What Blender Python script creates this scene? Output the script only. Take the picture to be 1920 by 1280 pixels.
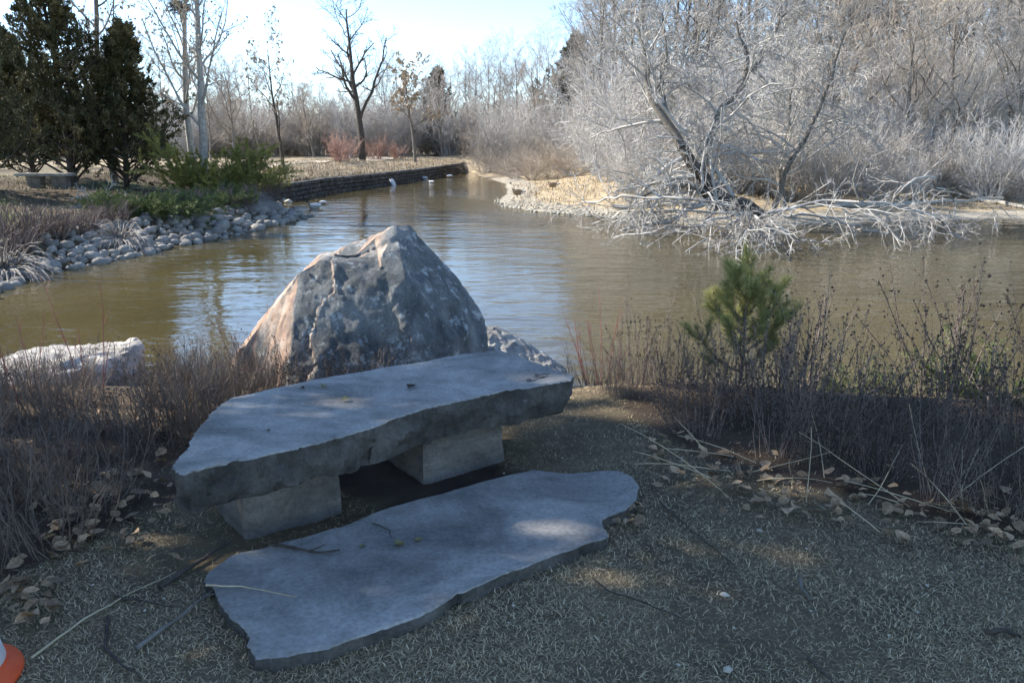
import bpy, bmesh, math, random
import numpy as np
from mathutils import Vector, noise as mnoise

for o in list(bpy.data.objects):
    bpy.data.objects.remove(o)
SC = bpy.context.scene
COL = SC.collection
R = math.radians

# ---------------------------------------------------------------- camera, sky, sun, exposure
PITCH, EYE, FPX = R(14.2), 1.65, 1464.0
cam_d = bpy.data.cameras.new('camera')
cam_d.sensor_width = 36.0
cam_d.lens = 36.0 * FPX / 1920.0
cam_d.clip_start, cam_d.clip_end = 0.05, 3000.0
cam = bpy.data.objects.new('camera', cam_d)
cam.location = (0, 0, EYE)
cam.rotation_euler = (R(90) - PITCH, 0, 0)
COL.objects.link(cam)
SC.camera = cam

SUN_DIR = Vector((-0.94, 0.34, 0.0)).normalized()
SUN_EL = R(34)
to_sun = Vector((SUN_DIR.x * math.cos(SUN_EL), SUN_DIR.y * math.cos(SUN_EL), math.sin(SUN_EL)))
world = bpy.data.worlds.new('World')
SC.world = world
world.use_nodes = True
wn = world.node_tree
bg = wn.nodes['Background']
sky = wn.nodes.new('ShaderNodeTexSky')
sky.sky_type = 'NISHITA'
sky.sun_disc = False
sky.sun_elevation = SUN_EL
sky.sun_rotation = math.atan2(SUN_DIR.x, SUN_DIR.y)
sky.altitude = 1800.0
sky.air_density, sky.dust_density, sky.ozone_density = 1.0, 0.05, 2.6
wn.links.new(sky.outputs[0], bg.inputs[0])
bg.inputs[1].default_value = 0.145
sl = bpy.data.lights.new('sun', 'SUN')
sl.energy, sl.angle, sl.color = 4.7, R(0.53), (1.0, 0.95, 0.87)
sun = bpy.data.objects.new('sun', sl)
sun.rotation_euler = to_sun.to_track_quat('Z', 'Y').to_euler()
sun.location = (-20, 0, 30)
COL.objects.link(sun)
SC.view_settings.view_transform = 'Standard'
SC.view_settings.look = 'None'
SC.view_settings.exposure = 1.3
SC.view_settings.gamma = 1.0
SC.cycles.max_bounces = 4
SC.cycles.diffuse_bounces = 2
SC.cycles.glossy_bounces = 2
SC.cycles.use_adaptive_sampling = True
SC.cycles.adaptive_threshold = 0.03
SC.cycles.transparent_max_bounces = 4

# ---------------------------------------------------------------- helpers
def at(px, py, z=0.0):
    """point of the place that lies at height z in the photograph's direction (px, py)"""
    a, b = (px - 960) / FPX, (py - 640) / FPX
    d = (a, math.cos(PITCH) - b * math.sin(PITCH), -math.sin(PITCH) - b * math.cos(PITCH))
    t = (z - EYE) / d[2]
    return Vector((d[0] * t, d[1] * t, z))

def atY(px, py, Y):
    a, b = (px - 960) / FPX, (py - 640) / FPX
    d = (a, math.cos(PITCH) - b * math.sin(PITCH), -math.sin(PITCH) - b * math.cos(PITCH))
    t = Y / d[1]
    return Vector((d[0] * t, Y, EYE + d[2] * t))

def new_mesh(name, V, faces, smooth=True):
    """V (n,3); faces: list of int arrays (m,3) or (m,4)"""
    me = bpy.data.meshes.new(name)
    V = np.ascontiguousarray(V, dtype=np.float32)
    me.vertices.add(len(V))
    me.vertices.foreach_set('co', V.ravel())
    faces = [np.asarray(f, dtype=np.int32) for f in faces if len(f)]
    idx = np.concatenate([f.ravel() for f in faces])
    cnt = np.concatenate([np.full(len(f), f.shape[1], dtype=np.int32) for f in faces])
    start = np.concatenate([[0], np.cumsum(cnt)[:-1]]).astype(np.int32)
    me.loops.add(len(idx))
    me.loops.foreach_set('vertex_index', idx)
    me.polygons.add(len(cnt))
    me.polygons.foreach_set('loop_start', start)
    if smooth:
        me.polygons.foreach_set('use_smooth', np.ones(len(cnt), dtype=bool))
    me.update(calc_edges=True)
    return me

def link(name, me, m, parent=None):
    o = bpy.data.objects.new(name, me)
    COL.objects.link(o)
    if me is not None and m is not None:
        for mm in (m if isinstance(m, (list, tuple)) else [m]):
            me.materials.append(mm)
    o.parent = parent
    return o

def tag(o, label, cat, group=None):
    o['label'], o['category'] = label, cat
    if group:
        o['group'] = group
    return o

def thing(name, label, cat, loc=(0, 0, 0), rz=0.0, group=None, s=1.0):
    o = bpy.data.objects.new(name, None)
    COL.objects.link(o)
    o.empty_display_size = 0.1
    o.location = loc
    o.rotation_euler = (0, 0, rz)
    o.scale = (s, s, s)
    return tag(o, label, cat, group)

class MB:
    """collects pieces into one mesh"""
    def __init__(self):
        self.V, self.F, self.n = [], [], 0
        self.C = []
    def add(self, V, F, col=None):
        V = np.asarray(V, dtype=np.float32).reshape(-1, 3)
        for f in (F if isinstance(F, list) else [F]):
            self.F.append(np.asarray(f, dtype=np.int32) + self.n)
        self.V.append(V)
        if col is not None:
            self.C.append(np.broadcast_to(np.asarray(col, dtype=np.float32), (len(V), 3)))
        self.n += len(V)
        return self
    def mesh(self, name, smooth=True):
        F3 = [f for f in self.F if f.shape[1] == 3]
        F4 = [f for f in self.F if f.shape[1] == 4]
        fs = []
        if F3: fs.append(np.concatenate(F3))
        if F4: fs.append(np.concatenate(F4))
        me = new_mesh(name, np.concatenate(self.V), fs, smooth)
        if self.C:
            c = np.concatenate(self.C)
            at_ = me.color_attributes.new('tint', 'FLOAT_COLOR', 'POINT')
            at_.data.foreach_set('color', np.hstack([c, np.ones((len(c), 1), dtype=np.float32)]).ravel())
        return me

def norm(v):
    return v / np.maximum(np.linalg.norm(v, axis=-1, keepdims=True), 1e-9)

def tubes(P, Rr, sides=3):
    """P (N,K,3) polylines, Rr (N,K) radii -> verts, quads"""
    P = np.asarray(P, dtype=np.float64); Rr = np.asarray(Rr, dtype=np.float64)
    N, K, _ = P.shape
    T = norm(np.gradient(P, axis=1))
    ref = np.where(np.abs(T[:, :1, 2:3]) > 0.8, np.array([[[1.0, 0, 0]]]), np.array([[[0, 0, 1.0]]]))
    U = norm(np.cross(T, np.broadcast_to(ref, T.shape)))
    W_ = np.cross(T, U)
    an = np.arange(sides) * 2 * np.pi / sides
    ring = (U[:, :, None, :] * np.cos(an)[None, None, :, None] + W_[:, :, None, :] * np.sin(an)[None, None, :, None])
    V = P[:, :, None, :] + ring * Rr[:, :, None, None]
    base = (np.arange(N)[:, None, None] * K + np.arange(K - 1)[None, :, None]) * sides
    s = np.arange(sides)[None, None, :]
    s2 = (s + 1) % sides
    F = np.stack([base + s, base + s2, base + sides + s2, base + sides + s], axis=-1).reshape(-1, 4)
    return V.reshape(-1, 3), F

def grow(rng, S, D, L, K, wob=0.12, trop=(0, 0, 1), tw=0.05):
    N = len(S)
    P = np.zeros((N, K, 3)); P[:, 0] = S
    d = norm(D)
    trop = np.asarray(trop, dtype=float)
    for k in range(1, K):
        d = norm(d + rng.normal(0, wob, (N, 3)) + trop * tw)
        P[:, k] = P[:, k - 1] + d * (L / (K - 1))[:, None]
    return P

def spawn(rng, P, Rr, n, t0, t1, ang, asd, lf, lsd=0.25, tshape=0.5, rf=0.6):
    """n children on every polyline: starts, directions, lengths, radii"""
    N, K, _ = P.shape
    t = t0 + (t1 - t0) * (np.arange(n)[None, :] + rng.random((N, n))) / n
    x = t * (K - 1)
    i = np.minimum(x.astype(int), K - 2)
    f = (x - i)[..., None]
    a = np.arange(N)[:, None]
    S = P[a, i] * (1 - f) + P[a, i + 1] * f
    T = norm(P[a, i + 1] - P[a, i])
    rad = Rr[a, i] * (1 - f[..., 0]) + Rr[a, i + 1] * f[..., 0]
    Lp = np.linalg.norm(np.diff(P, axis=1), axis=-1).sum(1)[:, None]
    L = Lp * lf * (1 - tshape * t) * np.clip(rng.normal(1, lsd, (N, n)), 0.4, 1.7)
    th = np.clip(rng.normal(ang, asd, (N, n)), 5, 110) * np.pi / 180
    ph = (np.arange(n)[None, :] * 2.4 + rng.random((N, n)) * 1.5 + rng.random((N, 1)) * 6.28)
    ref = np.where(np.abs(T[..., 2:3]) > 0.9, np.array([1.0, 0, 0]), np.array([0, 0, 1.0]))
    U = norm(np.cross(T, ref)); W_ = np.cross(T, U)
    D = T * np.cos(th)[..., None] + (U * np.cos(ph)[..., None] + W_ * np.sin(ph)[..., None]) * np.sin(th)[..., None]
    return S.reshape(-1, 3), D.reshape(-1, 3), L.ravel(), (rad * rf).ravel()

def taper(r0, K, end=0.35):
    return np.asarray(r0)[:, None] * np.linspace(1, end, K)[None, :]

# ---------------------------------------------------------------- materials
def pmat(name, cols, scale=4.0, detail=6.0, rough=0.85, bump=0.0, bscale=20.0, bdist=0.02, coord='Object', rnd=0.0, tint=False, spec=0.3, stretch=None, dist=0.0):
    m = bpy.data.materials.new(name)
    m.use_nodes = True
    nt = m.node_tree; N = nt.nodes; L = nt.links
    p = N['Principled BSDF']
    p.inputs['Roughness'].default_value = rough
    p.inputs['Specular IOR Level'].default_value = spec
    tc = N.new('ShaderNodeTexCoord')
    src = tc.outputs[coord]
    if stretch:
        mp = N.new('ShaderNodeMapping'); mp.inputs['Scale'].default_value = stretch
        L.new(src, mp.inputs[0]); src = mp.outputs[0]
    nz = N.new('ShaderNodeTexNoise')
    nz.inputs['Scale'].default_value = scale; nz.inputs['Detail'].default_value = detail
    nz.inputs['Roughness'].default_value = 0.65; nz.inputs['Distortion'].default_value = dist
    L.new(src, nz.inputs['Vector'])
    cr = N.new('ShaderNodeValToRGB')
    el = cr.color_ramp.elements
    while len(el) < len(cols): el.new(0.5)
    for e, (pos, c) in zip(el, cols):
        e.position = pos; e.color = (*c, 1)
    L.new(nz.outputs['Fac'], cr.inputs[0])
    out = cr.outputs[0]
    if tint:
        va = N.new('ShaderNodeVertexColor'); va.layer_name = 'tint'
        mx = N.new('ShaderNodeMix'); mx.data_type = 'RGBA'; mx.blend_type = 'MULTIPLY'
        mx.inputs[0].default_value = 1.0
        L.new(out, mx.inputs[6]); L.new(va.outputs[0], mx.inputs[7]); out = mx.outputs[2]
    if rnd:
        oi = N.new('ShaderNodeObjectInfo')
        mr = N.new('ShaderNodeMapRange'); mr.inputs[3].default_value = 1 - rnd; mr.inputs[4].default_value = 1 + rnd
        L.new(oi.outputs['Random'], mr.inputs[0])
        hs = N.new('ShaderNodeHueSaturation')
        L.new(mr.outputs[0], hs.inputs['Value']); L.new(out, hs.inputs['Color']); out = hs.outputs[0]
    L.new(out, p.inputs['Base Color'])
    if bump:
        nb = N.new('ShaderNodeTexNoise'); nb.inputs['Scale'].default_value = bscale; nb.inputs['Detail'].default_value = 8
        nb.inputs['Roughness'].default_value = 0.75
        L.new(src, nb.inputs['Vector'])
        bp = N.new('ShaderNodeBump'); bp.inputs['Strength'].default_value = bump; bp.inputs['Distance'].default_value = bdist
        L.new(nb.outputs['Fac'], bp.inputs['Height']); L.new(bp.outputs[0], p.inputs['Normal'])
    return m

M = {}
M['bark'] = pmat('bark', [(.3, (.10, .085, .07)), (.7, (.26, .23, .19))], 14, bump=.6, bscale=30, rnd=.15)
M['bark_dark'] = pmat('bark_dark', [(.3, (.035, .028, .022)), (.7, (.11, .09, .07))], 12, bump=.6, bscale=25)
M['bark_pale'] = pmat('bark_pale', [(.3, (.22, .20, .17)), (.7, (.46, .43, .37))], 10, bump=.5, bscale=30)
M['twig_grey'] = pmat('twig_grey', [(.3, (.34, .30, .265)), (.7, (.50, .46, .41))], 3, rnd=.2)
M['twig_tan'] = pmat('twig_tan', [(.3, (.33, .27, .215)), (.7, (.49, .42, .34))], 3, rnd=.2)
M['twig_white'] = pmat('twig_white', [(.3, (.36, .335, .30)), (.7, (.56, .53, .485))], 3, rnd=.1)
M['twig_silver'] = pmat('twig_silver', [(.3, (.42, .395, .365)), (.7, (.62, .59, .55))], 3, rnd=.15)
M['twig_bleached'] = pmat('twig_bleached', [(.35, (.17, .15, .13)), (.5, (.38, .355, .32)), (.65, (.58, .55, .50))], 1.6, detail=6)
M['twig_red'] = pmat('twig_red', [(.3, (.25, .08, .065)), (.7, (.38, .15, .12))], 3)
M['twig_russet'] = pmat('twig_russet', [(.3, (.30, .17, .13)), (.7, (.42, .27, .21))], 3)
M['twig_brown'] = pmat('twig_brown', [(.3, (.10, .075, .065)), (.7, (.27, .21, .175))], 9, rnd=.25)
M['stem_dry'] = pmat('stem_dry', [(.3, (.10, .075, .06)), (.6, (.22, .17, .13)), (.8, (.36, .29, .2))], 5, rnd=.2)
M['seed_dark'] = pmat('seed_dark', [(.3, (.025, .02, .017)), (.7, (.09, .07, .055))], 30)
M['straw'] = pmat('straw', [(.3, (.35, .28, .17)), (.7, (.55, .46, .30))], 8)
M['dry_leaf_tan'] = pmat('dry_leaf_tan', [(.3, (.34, .26, .17)), (.7, (.55, .45, .33))], 20)
M['leaf_litter'] = pmat('leaf_litter', [(.25, (.14, .085, .045)), (.5, (.31, .205, .115)), (.75, (.45, .335, .21))], 5, rnd=.5, bump=.3, bscale=40)
M['needle_bronze'] = pmat('needle_bronze', [(.3, (.06, .056, .02)), (.5, (.15, .115, .045)), (.7, (.27, .20, .095))], 0.9, detail=3)
M['needle_spruce'] = pmat('needle_spruce', [(.3, (.03, .04, .018)), (.5, (.085, .08, .034)), (.7, (.23, .18, .085))], 0.8, detail=4)
M['needle_green'] = pmat('needle_green', [(.3, (.11, .12, .03)), (.55, (.22, .22, .06)), (.75, (.36, .32, .10))], 1.6, detail=4)
M['needle_pine'] = pmat('needle_pine', [(.3, (.21, .21, .07)), (.6, (.40, .38, .14)), (.8, (.58, .50, .21))], 6, detail=3)
M['needle_low'] = pmat('needle_low', [(.3, (.07, .095, .03)), (.6, (.15, .18, .06)), (.8, (.26, .26, .10))], 3, detail=4)
M['blade'] = pmat('blade', [(.0, (1, 1, 1)), (1, (1, 1, 1))], 1, tint=True, rough=.8)
M['cobble'] = pmat('cobble', [(.25, (.13, .118, .10)), (.5, (.25, .23, .20)), (.8, (.39, .36, .315))], 5, bump=.35, bscale=18, rnd=.3)
M['gravel'] = pmat('gravel', [(.3, (.42, .37, .28)), (.7, (.62, .57, .46))], 6, rnd=.2)
M['wall_stone'] = pmat('wall_stone', [(.3, (.05, .045, .04)), (.7, (.16, .145, .125))], 2.5, bump=.8, bscale=6, bdist=.1)
M['path'] = pmat('path', [(.3, (.50, .42, .31)), (.7, (.62, .53, .41))], 3)
M['feather_white'] = pmat('feather_white', [(.3, (.62, .62, .62)), (.7, (.8, .8, .79))], 8)
M['feather_dark'] = pmat('feather_dark', [(.3, (.012, .02, .018)), (.7, (.03, .045, .04))], 8, rough=.5)
M['feather_brown'] = pmat('feather_brown', [(.3, (.16, .11, .07)), (.7, (.30, .23, .155))], 22)
M['beak_yellow'] = pmat('beak_yellow', [(.3, (.45, .32, .05)), (.7, (.55, .40, .08))], 8)
M['cone_orange'] = pmat('cone_orange', [(.3, (.60, .07, .02)), (.7, (.72, .11, .03))], 6, rough=.5)
M['cone_white'] = pmat('cone_white', [(.3, (.62, .63, .63)), (.7, (.78, .79, .79))], 30, rough=.4)
M['scrap'] = pmat('scrap', [(.3, (.02, .015, .012)), (.7, (.07, .05, .035))], 40)
M['moss'] = pmat('moss', [(.3, (.13, .12, .05)), (.7, (.26, .23, .10))], 40)

def stone_mat(name, cols, streak, bump=.7, bscale=14, bdist=.02, scale=3.0, lichen=None, lich_lo=.60, lich_col=(.55, .55, .5)):
    """layered stone: broad colour, fine grain, pale flecks"""
    m = pmat(name, cols, scale, detail=9, rough=.9, bump=bump, bscale=bscale, bdist=bdist, stretch=streak, spec=.2)
    nt = m.node_tree; N = nt.nodes; L = nt.links
    p = N['Principled BSDF']
    src = p.inputs['Base Color'].links[0].from_socket
    tc = N.new('ShaderNodeTexCoord')
    g = N.new('ShaderNodeTexNoise'); g.inputs['Scale'].default_value = 60; g.inputs['Detail'].default_value = 4
    L.new(tc.outputs['Object'], g.inputs['Vector'])
    r = N.new('ShaderNodeMapRange'); r.inputs[1].default_value = .3; r.inputs[2].default_value = .7; r.inputs[3].default_value = .82; r.inputs[4].default_value = 1.15
    L.new(g.outputs['Fac'], r.inputs[0])
    mx = N.new('ShaderNodeMix'); mx.data_type = 'RGBA'; mx.blend_type = 'MULTIPLY'; mx.inputs[0].default_value = 1
    L.new(src, mx.inputs[6]); L.new(r.outputs[0], mx.inputs[7])
    f = N.new('ShaderNodeTexNoise'); f.inputs['Scale'].default_value = lichen or 26; f.inputs['Detail'].default_value = 7; f.inputs['Roughness'].default_value = .75
    L.new(tc.outputs['Object'], f.inputs['Vector'])
    sn = N.new('ShaderNodeTexNoise'); sn.inputs['Scale'].default_value = 2.6; sn.inputs['Detail'].default_value = 9; sn.inputs['Roughness'].default_value = .72; sn.inputs['Distortion'].default_value = .8
    L.new(tc.outputs['Object'], sn.inputs['Vector'])
    sr = N.new('ShaderNodeMapRange'); sr.inputs[1].default_value = .36; sr.inputs[2].default_value = .62; sr.inputs[3].default_value = .62; sr.inputs[4].default_value = 1.12
    L.new(sn.outputs['Fac'], sr.inputs[0])
    ms = N.new('ShaderNodeMix'); ms.data_type = 'RGBA'; ms.blend_type = 'MULTIPLY'; ms.inputs[0].default_value = 1
    L.new(mx.outputs[2], ms.inputs[6]); L.new(sr.outputs[0], ms.inputs[7]); mx = ms
    fr = N.new('ShaderNodeMapRange'); fr.inputs[1].default_value = lich_lo; fr.inputs[2].default_value = lich_lo + .08
    L.new(f.outputs['Fac'], fr.inputs[0])
    mx2 = N.new('ShaderNodeMix'); mx2.data_type = 'RGBA'
    L.new(fr.outputs[0], mx2.inputs[0]); L.new(mx.outputs[2], mx2.inputs[6]); mx2.inputs[7].default_value = (*lich_col, 1)
    L.new(mx2.outputs[2], p.inputs['Base Color'])
    return m

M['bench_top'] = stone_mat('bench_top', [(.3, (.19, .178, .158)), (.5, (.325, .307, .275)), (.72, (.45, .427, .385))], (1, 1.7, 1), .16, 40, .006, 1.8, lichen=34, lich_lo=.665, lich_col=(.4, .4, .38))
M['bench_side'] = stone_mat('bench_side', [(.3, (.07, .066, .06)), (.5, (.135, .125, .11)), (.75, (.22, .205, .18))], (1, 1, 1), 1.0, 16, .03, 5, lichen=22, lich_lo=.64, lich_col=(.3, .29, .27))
M['bench_leg'] = stone_mat('bench_leg', [(.3, (.13, .115, .10)), (.55, (.20, .18, .155)), (.8, (.29, .255, .21))], (1, 1, 9), .9, 7, .012, 2.0, lich_lo=.8)
M['flagstone'] = stone_mat('flagstone', [(.28, (.18, .168, .15)), (.5, (.285, .27, .242)), (.72, (.38, .36, .325))], (.8, 1.9, 1), .14, 40, .005, 1.5, lichen=20, lich_lo=.72, lich_col=(.1, .095, .09))
M['rock_pale'] = stone_mat('rock_pale', [(.3, (.34, .31, .27)), (.55, (.5, .46, .41)), (.8, (.6, .56, .5))], (1, 1, 1), .8, 14, .03, 3, lichen=14, lich_lo=.62, lich_col=(.2, .19, .17))
M['rock_speckle'] = stone_mat('rock_speckle', [(.3, (.13, .125, .115)), (.5, (.33, .31, .28)), (.75, (.52, .5, .45))], (1, 1, 1), .9, 12, .03, 7, lichen=20, lich_lo=.57)

def boulder_mat():
    m = stone_mat('boulder_stone', [(.3, (.075, .083, .086)), (.5, (.19, .197, .195)), (.7, (.36, .36, .345))], (1.5, 1.5, .5), 1.0, 7, .05, 3.2, lichen=9, lich_lo=.55, lich_col=(.42, .45, .45))
    nt = m.node_tree; N = nt.nodes; L = nt.links
    p = N['Principled BSDF']
    src = p.inputs['Base Color'].links[0].from_socket
    va = N.new('ShaderNodeVertexColor'); va.layer_name = 'tint'      # where the pink and the brown mineral lies
    sp = N.new('ShaderNodeSeparateColor'); L.new(va.outputs[0], sp.inputs[0])
    tc = N.new('ShaderNodeTexCoord')
    nz = N.new('ShaderNodeTexNoise'); nz.inputs['Scale'].default_value = 5; nz.inputs['Detail'].default_value = 8
    L.new(tc.outputs['Object'], nz.inputs['Vector'])
    pink = N.new('ShaderNodeValToRGB')
    e = pink.color_ramp.elements
    e[0].position = .32; e[0].color = (.33, .21, .16, 1); e[1].position = .7; e[1].color = (.56, .48, .41, 1)
    k = e.new(.5); k.color = (.45, .31, .225, 1)
    L.new(nz.outputs['Fac'], pink.inputs[0])
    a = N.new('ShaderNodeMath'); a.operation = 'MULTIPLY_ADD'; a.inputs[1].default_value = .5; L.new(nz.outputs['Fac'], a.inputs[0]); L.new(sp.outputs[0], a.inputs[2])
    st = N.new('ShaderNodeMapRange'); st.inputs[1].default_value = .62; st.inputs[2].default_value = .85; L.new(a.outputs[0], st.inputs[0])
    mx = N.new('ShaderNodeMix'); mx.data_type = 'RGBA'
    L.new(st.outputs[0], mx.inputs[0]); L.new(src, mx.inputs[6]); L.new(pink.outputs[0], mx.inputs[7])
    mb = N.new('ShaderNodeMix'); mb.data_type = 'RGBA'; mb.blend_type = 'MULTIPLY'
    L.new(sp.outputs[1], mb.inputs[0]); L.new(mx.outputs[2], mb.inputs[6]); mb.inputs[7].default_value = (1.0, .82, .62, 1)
    L.new(mb.outputs[2], p.inputs['Base Color'])
    return m
M['boulder'] = boulder_mat()

def ground_mat():
    m = pmat('ground', [(.3, (.62, .62, .62)), (.5, (1, 1, 1)), (.72, (1.4, 1.35, 1.3))], 2.2, detail=10, rough=.95, bump=.8, bscale=30, bdist=.03, tint=True, spec=.1)
    return m
M['ground'] = ground_mat()

def water_mat():
    m = bpy.data.materials.new('pond_water'); m.use_nodes = True
    nt = m.node_tree; N = nt.nodes; L = nt.links
    p = N['Principled BSDF']
    p.inputs['Roughness'].default_value = .035
    p.inputs['IOR'].default_value = 1.333
    tc = N.new('ShaderNodeTexCoord')
    nz = N.new('ShaderNodeTexNoise'); nz.inputs['Scale'].default_value = .25; nz.inputs['Detail'].default_value = 5
    L.new(tc.outputs['Object'], nz.inputs['Vector'])
    cr = N.new('ShaderNodeValToRGB'); e = cr.color_ramp.elements
    e[0].position = .3; e[0].color = (.058, .047, .020, 1); e[1].position = .7; e[1].color = (.092, .074, .033, 1)
    L.new(nz.outputs['Fac'], cr.inputs[0]); L.new(cr.outputs[0], p.inputs['Base Color'])
    def wave(scale, sx, sy, rot, detail):
        mp = N.new('ShaderNodeMapping'); mp.inputs['Scale'].default_value = (sx, sy, 1); mp.inputs['Rotation'].default_value = (0, 0, rot)
        L.new(tc.outputs['Object'], mp.inputs[0])
        n = N.new('ShaderNodeTexNoise'); n.inputs['Scale'].default_value = scale; n.inputs['Detail'].default_value = detail; n.inputs['Distortion'].default_value = .4
        L.new(mp.outputs[0], n.inputs['Vector']); return n.outputs['Fac']
    w1 = wave(.9, .7, 1.7, .2, 2.5)
    w2 = wave(3.6, .8, 1.5, -.3, 2.0)
    ad = N.new('ShaderNodeMath'); ad.operation = 'MULTIPLY_ADD'; ad.inputs[1].default_value = .28
    L.new(w2, ad.inputs[0]); L.new(w1, ad.inputs[2])
    # calmer and livelier patches of the surface
    pn = N.new('ShaderNodeTexNoise'); pn.inputs['Scale'].default_value = .16; pn.inputs['Detail'].default_value = 2
    L.new(tc.outputs['Object'], pn.inputs['Vector'])
    pr = N.new('ShaderNodeMapRange'); pr.inputs[1].default_value = .35; pr.inputs[2].default_value = .7; pr.inputs[3].default_value = .35; pr.inputs[4].default_value = 1.0
    L.new(pn.outputs['Fac'], pr.inputs[0])
    bp = N.new('ShaderNodeBump'); bp.inputs['Distance'].default_value = .048
    L.new(pr.outputs[0], bp.inputs['Strength'])
    L.new(ad.outputs[0], bp.inputs['Height']); L.new(bp.outputs[0], p.inputs['Normal'])
    return m
M['water'] = water_mat()

# ---------------------------------------------------------------- terrain and water
W = -0.95
def shore(px, py): return tuple(at(px, py, W)[:2])
# the pond's outline, counter-clockwise; every stretch has its own bank: rise, width of the rise, slope behind, cap of that slope
NEAR, LEFT, WALL, RIGHT = (.95, 2.5, 0, 0), (.62, 2.3, .05, .45), (.75, .12, .10, .55), (.16, 1.6, .085, .75)
OUT = [(-14.5, 12.6, NEAR), (-12, 10.2, NEAR), (-9.5, 8.9, NEAR), (-7, 8.0, NEAR), (-4, 7.7, NEAR), (0, 7.6, NEAR), (1.5, 7.9, NEAR), (3, 7.4, NEAR), (6, 6.9, NEAR), (12, 6.2, NEAR), (32, 4, NEAR), (60, 10, RIGHT), (60, 34, RIGHT)]
for q in [(1920, 411), (1750, 415), (1600, 419), (1400, 428), (1250, 420), (1100, 405), (1000, 397), (945, 388), (930, 377), (948, 362), (945, 345), (915, 335), (885, 326)]:
    OUT.append((*shore(*q), RIGHT))
for q in [(870, 320), (800, 334), (700, 349), (600, 362), (515, 377)]:
    OUT.append((*shore(*q), WALL))
for q in [(530, 392), (585, 405), (540, 418), (420, 445), (300, 470), (200, 490), (40, 521), (0, 545)]:
    OUT.append((*shore(*q), LEFT))
OUT += [(-12, 13.6, LEFT)]
PO = np.array([(a, b) for a, b, _ in OUT]); PR = np.array([c for _, _, c in OUT])

def vnoise(x, y, seed=0):
    """cheap smooth value noise"""
    def h(i, j):
        v = np.sin(i * 127.1 + j * 311.7 + seed * 74.7) * 43758.5453
        return v - np.floor(v)
    i, j = np.floor(x), np.floor(y); u, v = x - i, y - j
    u, v = u * u * (3 - 2 * u), v * v * (3 - 2 * v)
    return (h(i, j) * (1 - u) + h(i + 1, j) * u) * (1 - v) + (h(i, j + 1) * (1 - u) + h(i + 1, j + 1) * u) * v

def sdf(x, y):
    """distance to the shore (positive on land) and the blended bank parameters"""
    x = np.asarray(x, float).ravel(); y = np.asarray(y, float).ravel()
    n = len(PO); best = np.full(len(x), 1e9); inside = np.zeros(len(x), bool)
    ws = np.zeros(len(x)); par = np.zeros((len(x), 4))
    for i in range(n):
        ax, ay = PO[i]; bx, by = PO[(i + 1) % n]
        ex, ey = bx - ax, by - ay
        t = np.clip(((x - ax) * ex + (y - ay) * ey) / (ex * ex + ey * ey), 0, 1)
        d = np.hypot(x - ax - t * ex, y - ay - t * ey)
        best = np.minimum(best, d)
        w = 1 / (d ** 4 + 1e-3); ws += w
        par += w[:, None] * (PR[i] * (1 - t[:, None]) + PR[(i + 1) % n] * t[:, None])
        c = (ay > y) != (by > y)
        with np.errstate(divide='ignore', invalid='ignore'):
            inside ^= c & (x < ex * (y - ay) / (ey if ey else 1e-9) + ax)
    return np.where(inside, -best, best), par / ws[:, None]

def hz(x, y):
    d, p = sdf(x, y)
    x = np.asarray(x, float).ravel(); y = np.asarray(y, float).ravel()
    s = np.clip(d / np.maximum(p[:, 1], .05), 0, 1); s = s * s * (3 - 2 * s) * .6 + s * .4
    z = W + p[:, 0] * s + np.minimum(p[:, 2] * np.maximum(d - p[:, 1], 0), p[:, 3])
    near = np.clip((9 - y) / 3, 0, 1)
    amp = np.clip(d / 4, 0, 1) * (.012 * near + .14 * (1 - near))
    z = z + amp * (vnoise(x * (.35 + 1.0 * near), y * (.35 + 1.0 * near)) - .5) * 2
    return np.where(d > 0, z, W + np.maximum(d * .3, -.9) - .03)

def z1(x, y): return float(hz([x], [y])[0])
def G(px, py, z=-.1):
    """a place on the terrain seen in direction (px, py)"""
    for _ in range(12):
        p = at(px, py, z); zn = z1(p.x, p.y); z = z * .5 + zn * .5
    return Vector((p.x, p.y, zn))

def spread(lo, dense0, dense1, step, hi, g):
    a = list(np.arange(dense0, dense1 + 1e-6, step)); s = step; v = a[-1]
    while v < hi: s *= g; v += s; a.append(v)
    s = step; v = a[0]; b = []
    while v > lo: s *= g; v -= s; b.append(v)
    return np.array(b[::-1] + a)
xs = spread(-500, -4.5, 4.5, .11, 500, 1.05)
ys = np.concatenate([spread(-60, 1.2, 8.6, .1, 9, 1.06), ])
ys = np.concatenate([ys[ys < 9], np.arange(9, 60, .4), spread(60, 60, 61, .5, 900, 1.06)[1:]])
GX, GY = np.meshgrid(xs, ys)
dd, pp = sdf(GX, GY)
GZ = hz(GX, GY)
V = np.stack([GX.ravel(), GY.ravel(), GZ], 1)
ny, nx = GX.shape
ii = (np.arange(ny - 1)[:, None] * nx + np.arange(nx - 1)[None, :]).ravel()
me = new_mesh('ground', V, [np.stack([ii, ii + 1, ii + nx + 1, ii + nx], 1)])

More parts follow.
